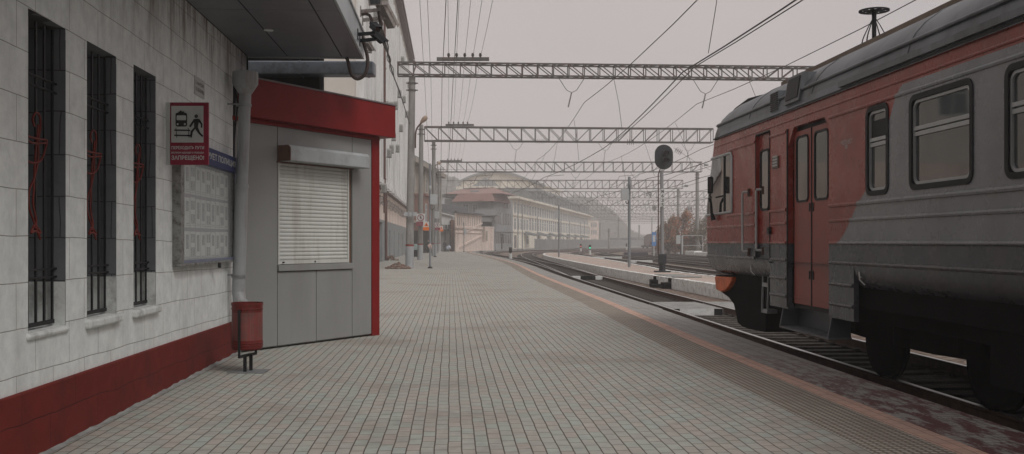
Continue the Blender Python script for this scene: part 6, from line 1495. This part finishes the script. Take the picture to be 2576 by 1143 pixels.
for i in range(4):
    t = R(35+90*i)
    for o in (0, .05): 
        c_, s_ = math.cos(t+o), math.sin(t+o); mb.tube(catmull([(ax+.03*c_, ay+.03*s_, zd-.12), (ax+.11*c_, ay+.11*s_, zd-.25), (ax+.185*c_, ay+.185*s_, zd-.42), (ax+.19*c_, ay+.19*s_, 4.0)], 4), .006, 5)
mb.build('stay_wires', m_black, an)
# windows
def win(v0, v1, z0, z1, bar=.60, r=.09, lab=None, open_=False):
    w = MB(); ringmesh(w, fs, A_(v0)+.025, A_(v1)-.025, z0+.025, z1-.025, .055, -.03, .012, r*.6); wo_ = w.build('window', m_rub, T)
    g_ = MB(); rrect(g_, fs, A_(v0)+.0, A_(v1)-.0, z0+.0, z1-.0, -.03, r); g_.build('glass', m_tgl, wo_)
    f = MB(); ringmesh(f, fs, A_(v0)+.055, A_(v1)-.055, z0+.055, z1-.055, .028, -.028, -.008, r*.7)
    if bar:
        zz = z0+(z1-z0)*bar; fs.box(f, A_(v0)+.05, A_(v1)-.05, zz+.012, zz+.05, -.028, -.004); fs.box(f, A_(v0)+.05, A_(v1)-.05, zz-.045, zz-.005, -.028, -.008)
    f.build('aluminium_frame', m_alu, wo_)
    if open_: f = MB(); fs.box(f, A_(v0)+.06, A_(v1)-.06, z0+(z1-z0)*.66, z0+(z1-z0)*.86, -.029, -.026); f.build('open_vent', m_rub, wo_)
win(*small, bar=.60, open_=True)
for k, w_ in enumerate(wn[1:]): win(*w_, bar=.62)
# passenger door: two leaves in a recess with chamfered head
zt_, zb_ = 3.05, .62; dm = (D0+D1)/2-.02; rec = -.062
mb = MB(); fs.box(mb, A_(D0)-.0, A_(D1)+.0, .60, 3.08, -.5, rec-.02); T_r = mb.build('door_pocket', m_rub, T)
mb = MB(); mb.prism([fs.p(A_(D1)+.002, 3.06, .0), fs.p(A_(D1)-.22, 3.06, .0), fs.p(A_(D1)+.002, 2.80, .0)], fs.n*-.06); mb.build('door_corner', m_liv, T); mb = MB(); mb.prism([fs.p(A_(D0)-.002, 3.06, .0), fs.p(A_(D0)+.16, 3.06, .0), fs.p(A_(D0)-.002, 2.94, .0)], fs.n*-.06); mb.build('door_corner', m_liv, T)
mb = MB(); fs.box(mb, A_(D1)-.0, A_(D1)+.035, .6, 3.06, 0, .015); mb.build('door_seal', m_rub, T)
for k, (a, b_, wa, wb) in enumerate(((D0+.03, dm-.012, (sv(2086)+.05), sv(2047)), (dm+.012, D1-.10, sv(2028), sv(1996)))):
    mb = MB(); fs.box(mb, A_(a), A_(b_), .66, 3.0, rec-.018, rec+.012); lf = mb.build('door_leaf', m_door, T, bevel=.006)
    gz0, gz1 = 2.06, 2.90; ca = (a+b_)/2; hw_ = (b_-a)*.32; m1 = MB(); ringmesh(m1, fs, A_(ca-hw_), A_(ca+hw_), gz0, gz1, .028, rec+.011, rec+.026, .06); m1.build('window_rubber', m_rub, lf)
    m1 = MB(); rrect(m1, fs, A_(ca-hw_)-.01, A_(ca+hw_)+.01, gz0-.01, gz1+.01, rec+.0135, .06); m1.build('window_glass', m_tgl, lf)
    m1 = MB(); e = b_-.05 if k == 0 else a+.05
    for z in (1.90, .98+.03): fs.box(m1, A_(e)-.014, A_(e)+.014, z, z+.11, rec+.012, rec+.024)
    m1.build('finger_pull', m_black, lf)
    m1 = MB(); fs.box(m1, A_(a)+.01, A_(b_)-.01, 1.49, 1.505, rec+.012, rec+.018); fs.box(m1, A_(a)+.01, A_(b_)-.01, .74, .752, rec+.012, rec+.018); m1.build('panel_seam', m_door, lf)
mb = MB(); fs.box(mb, A_(dm)-.011, A_(dm)+.011, .66, 3.0, rec-.01, rec+.02); mb.build('rubber_edge', m_rub, T)
# cab door
mb = MB(); fs.box(mb, A_(C0), A_(C1), 1.25, 3.13, -.3, -.05); cd = mb.build('cab_door', m_liv, T)
mb = MB(); ringmesh(mb, fs, A_(C0)-.005, A_(C1)+.005, 1.255, 3.12, .018, -.05, .008, .02); mb.build('door_frame', m_rub, cd)
a, b_ = sv(1927), sv(1907); mb = MB(); ringmesh(mb, fs, A_(a)+.01, A_(b_)-.01, 2.0, 2.86, .03, -.05, -.03, .06); mb.build('window_rubber', m_rub, cd)
mb = MB(); rrect(mb, fs, A_(a), A_(b_), 1.99, 2.87, -.044, .06); mb.build('window_glass', m_tgl, cd)
mb = MB(); fs.box(mb, A_(C0)-.08, A_(C1)+.04, 1.195, 1.215, 0, .03); mb.build('door_sill', m_liv, cd)
for x, y0, y1 in ((1882, 484, 633), (1917, 478, 630)):
    v = sv(x); za, zb__ = sz(x, y0), sz(x, y1); mb = MB(); mb.tube([(US-.0, v-.06, za), (US-.09, v-.03, za), (US-.09, v, za-.03), (US-.09, v, zb__+.03), (US-.09, v-.03, zb__), (US, v-.06, zb__)], .019, 8); mb.build('handrail', m_rail_w, T)
    mb = MB(); 
    for z in (za, zb__): mb.box(US-.03, US+.0, v-.10, v-.055, z-.07, z+.05)
    mb.build('handrail_bracket', m_rust, T)
# cab side window and wrapped corner pane
zc0, zc1 = 2.0, 2.98; vd = sv(1824); v1 = sv(1843)
mb = MB(); rrect(mb, fs, A_(v1), A_(vd)+.01, zc0, zc1-.02, .006, .07); mb.build('cab_side_glass', m_tgl, T)
gp = MB(); zs_ = [zc0-.02+(zc1-zc0)*i/6 for i in range(7)]; tt = [0, 12, 25, 38, 50, 62]
vs = [];
for z in zs_:
    vs.append(Vector((US-.006, vd+.03, z)))
    for t in tt: vs.append(shell(t, 0, z, .006))
k = 7; gp.add(vs, [(i*k+j, i*k+j+1, (i+1)*k+j+1, (i+1)*k+j) for i in range(6) for j in range(6)], True); gp.build('corner_glass', m_tgl, T)
mb = MB(); mb.tube([(US-.012, v1, zc0), (US-.012, v1, zc1-.06), (US-.012, v1+.06, zc1-.0), (US-.012, vf(zc1)-.42, zc1)]+[shell(t, 0, zc1, .012) for t in (0, 20, 40, 60)], .022, 6)
mb.tube([(US-.012, v1, zc0), (US-.012, vf(zc0)-.42, zc0-.02)]+[shell(t, 0, zc0-.02, .012) for t in (0, 20, 40, 60)], .022, 6); mb.build('cab_window_frame', m_alu, T)
mb = MB(); fs.box(mb, A_(vd)-.02, A_(vd)+.035, zc0, zc1, .0, .02); mb.build('window_divider', m_rub, T)
# front windscreen and headlights (round the corner)
mb = MB(); p = shell(90, 0, 2.05, .006); q = shell(90, 0, 2.95, .006); mb.add([p, (2*UC-p.x, p.y, p.z), (2*UC-q.x, q.y, q.z), q], [(0, 1, 2, 3)]); mb.build('windscreen', m_tgl, T)
for s in (-1, 1): mb = MB(); c_ = Vector((UC+s*.9, vf(1.6), 1.6)); mb.tube([c_, c_+Vector((0, .05, 0))], .13, 14); mb.build('headlight', m_alu, T)
# mirror and hand signal arm
mv = P(1786, 466, 17.3); mb = MB(); fm = Fr(mv-H*.045-Vector((0, 0, 0)), mv+H*.045); mb.prism([fm.p(0, mv.z-.15, 0), fm.p(.09, mv.z-.14, 0), fm.p(.095, mv.z+.12, 0), fm.p(.07, mv.z+.15, 0), fm.p(.0, mv.z+.14, 0)], fm.n*.06); mir = mb.build('mirror', m_black, T, bevel=.01)
mb = MB(); fm.box(mb, .018, .072, mv.z-.11, mv.z+.11, .061, .066); mb.build('mirror_glass', m_tgl, mir)
mb = MB(); mb.tube([mv+Vector((.02, .02, -.14)), P(1785, 492, 17.35), P(1790, 497, 17.6)], .014, 6); mb.tube([P(1785, 499, 17.4), P(1789, 512, 17.45), P(1790, 535, 17.45), P(1795, 554, 17.45)], [.03, .022, .026, .045], 8); mb.build('wiper_arm', m_black, T)
# plates, box, lettering, white hooks
v0, v1 = sv(1960), sv(1945); mb = MB(); fs.box(mb, A_(v0), A_(v1), sz(1952, 424), sz(1952, 395), 0, .018); pq = mb.build('maker_plate', M('bronze_plate', (.11, .075, .06), .5, .3, var=.3), T)
mb = MB()
for i in range(4): fs.box(mb, A_(v0)+.03, A_(v1)-.03, sz(1952, 419)+.042*i, sz(1952, 419)+.055+.0+.042*i-.03, .018, .021)
mb.build('plate_relief', m_alu, pq)
v = sv(1938); mb = MB(); fs.box(mb, A_(v)-.05, A_(v)+.04, sz(1938, 590), sz(1938, 572), 0, .04); mb.build('button_box', m_black, T)
dn = Vector((0, -1, 0))
text('lettering', 'ЧИСЛО МЕСТ', m_signw, T, (US-.003, sv(2116), sz(2128, 364)), dn, (0, 0, 1), .055, sv(2116)-sv(2145)); text('lettering', '80', m_signw, T, (US-.003, sv(2127), sz(2130, 375)), dn, (0, 0, 1), .05, .07)
for x, z, s in ((1889, 1.05, 1), (2163, 1.07, 1.0)):
    v = sv(x); mb = MB(); 
    mb.tube([(US-.002, v+.012, z+.09), (US-.002, v, z), (US+.045, v-.03, z-.06)], .008, 5); mb.tube([(US-.002, v, z+.03), (US-.002, v-.035, z+.03)], .006, 5); mb.build('jacking_mark', m_sw, T)
for x in (2010, 2050, 2090): pass
# step below the passenger door
s0, s1 = sv(2084)-.04, sv(1964)+.0; mb = MB(); zt2 = .32
mb.box(US-.02, US+.28, s0, s1, zt2-.025, zt2); st_ = mb.build('door_step', M('step_steel', (.16, .165, .17), .5, .5, var=.2, dirt=(.10, .05, .035), dirt_amt=.6), T)
mb = MB(); random.seed(1)
for i in range(int((s1-s0)/.05)):
    for j in range(5): mb.bar((US+.01+.05*j, s0+.03+.05*i, zt2), (US+.04+.05*j, s0+.05+.05*i, zt2+.006), .008)
tag(mb.build('tread_studs', m_steel, st_), kind='stuff')
mb = MB(); mb.box(US+.25, US+.27, s0+.02, s1-.02, zt2+.001, .60)
for v in (s0, s1-.03): mb.hexa([(US-.02, v, zt2), (US+.27, v, zt2), (US+.27, v+.03, zt2), (US-.02, v+.03, zt2), (US+.04, v, .63), (US+.27, v, .63), (US+.27, v+.03, .63), (US+.04, v+.03, .63)])
mb.build('step_bracket', m_doorg, st_)
mb = MB(); v = sv(1906)
for z in (.42, .82): mb.box(US+.1, US+.25, v-.16, v+.1, z, z+.06)
mb.bar((US+.1, v-.16, .42), (US+.12, v-.16, 1.0), .025); mb.bar((US+.1, v+.1, .42), (US+.12, v+.1, 1.0), .025); mb.build('cab_step', m_steel, T)
# orange front corner, plough, running gear
mb = MB(); q = [side(x, y, US+.06) for x, y in ((1797, 695), (1840, 698), (1839, 708), (1833, 720), (1824, 730), (1813, 735), (1801, 729))]; mb.prism(q, (.5, 0, 0)); mb.build('orange_corner', m_orange, T, bevel=.02)
mb = MB(); q = [side(x, y, US+.14) for x, y in ((1800, 692), (1815, 735), (1833, 748), (1846, 765), (1852, 790), (1856, 812), (1868, 822), (1885, 828), (1925, 836), (1930, 690))]; mb.prism(q, (2.3, 0, 0)); mb.build('plough', m_dark, T)
mb = MB()
mb.box(US+.12, 2*UC-US-.12, -16, 16.4, .72, 1.15); mb.box(7.75, 8.0, -16, 9.0, -.24, .72); mb.box(6.2, 6.6, -16, 4.5, -.1, .72)  # long far-side and centre boxes added to block light under the train
mb.box(US+.3, 2*UC-US-.3, -16, 14.2, .55, .72)
for v0, v1, z0 in ((5.2, 8.6, .22), (-1.5, 4.6, .12), (-9, -3, .2)): mb.box(US+.15, US+1.0, v0, v1, z0, .8); mb.box(US+2.2, 2*UC-US-.15, v0, v1, z0, .8)
mb.build('underframe_and_light_blockers', m_dark, T, bevel=.02)
for vb in (11.2, -11):
    bg_ = MB(); 
    for s in (-1, 1): x = UC+s*1.05; bg_.prism([(x-.1*s, vb-1.9, .32), (x-.1*s, vb-1.7, .52), (x-.1*s, vb-.6, .56), (x-.1*s, vb+.6, .56), (x-.1*s, vb+1.7, .52), (x-.1*s, vb+1.9, .32), (x-.1*s, vb+.7, .28), (x-.1*s, vb-.7, .28)], (.22*s, 0, 0)); bg_.cyl((x, vb), .22, .3, .85, 14)
    bg_.box(UC-.9, UC+.9, vb-.5, vb+.5, .25, .6)
    for dv in (-1.3, 1.3):
        for s in (-1, 1): bg_.cyl((UC+s*1.1, vb+dv), .1, .35, .6, 10)
    bgo = bg_.build('bogie', m_dark, T)
    for dv in (-1.3, 1.3):
        for s in (-1, 1):
            x = UC+s*.795; w = MB(); c_ = Vector((x, vb+dv, ZR+.475)); w.tube([c_-Vector((.065, 0, 0)), c_-Vector((.062, 0, 0)), c_+Vector((.06, 0, 0)), c_+Vector((.065, 0, 0))], [.40, .475, .475, .40], 32); w.tube([c_-Vector((.095*s, 0, 0)), c_-Vector((.06*s, 0, 0))], .50, 32); w.build('wheel', m_dark, bgo)
# ------------------------------------------------------------------ haze
mb = MB(); mb.box(-330, 960, -80, 1060, -2.4, 48)
m = bpy.data.materials.new('haze_air'); m.use_nodes = True; n = m.node_tree; n.nodes.clear()
o_ = n.nodes.new('ShaderNodeOutputMaterial'); pv = n.nodes.new('ShaderNodeVolumePrincipled'); pv.inputs['Density'].default_value = HAZE; pv.inputs['Color'].default_value = (.995, .985, .98, 1); pv.inputs['Anisotropy'].default_value = 0.0
n.links.new(pv.outputs[0], o_.inputs['Volume'])
tag(mb.build('haze', m), 'thin autumn haze over the railway yard', 'haze', kind='stuff')
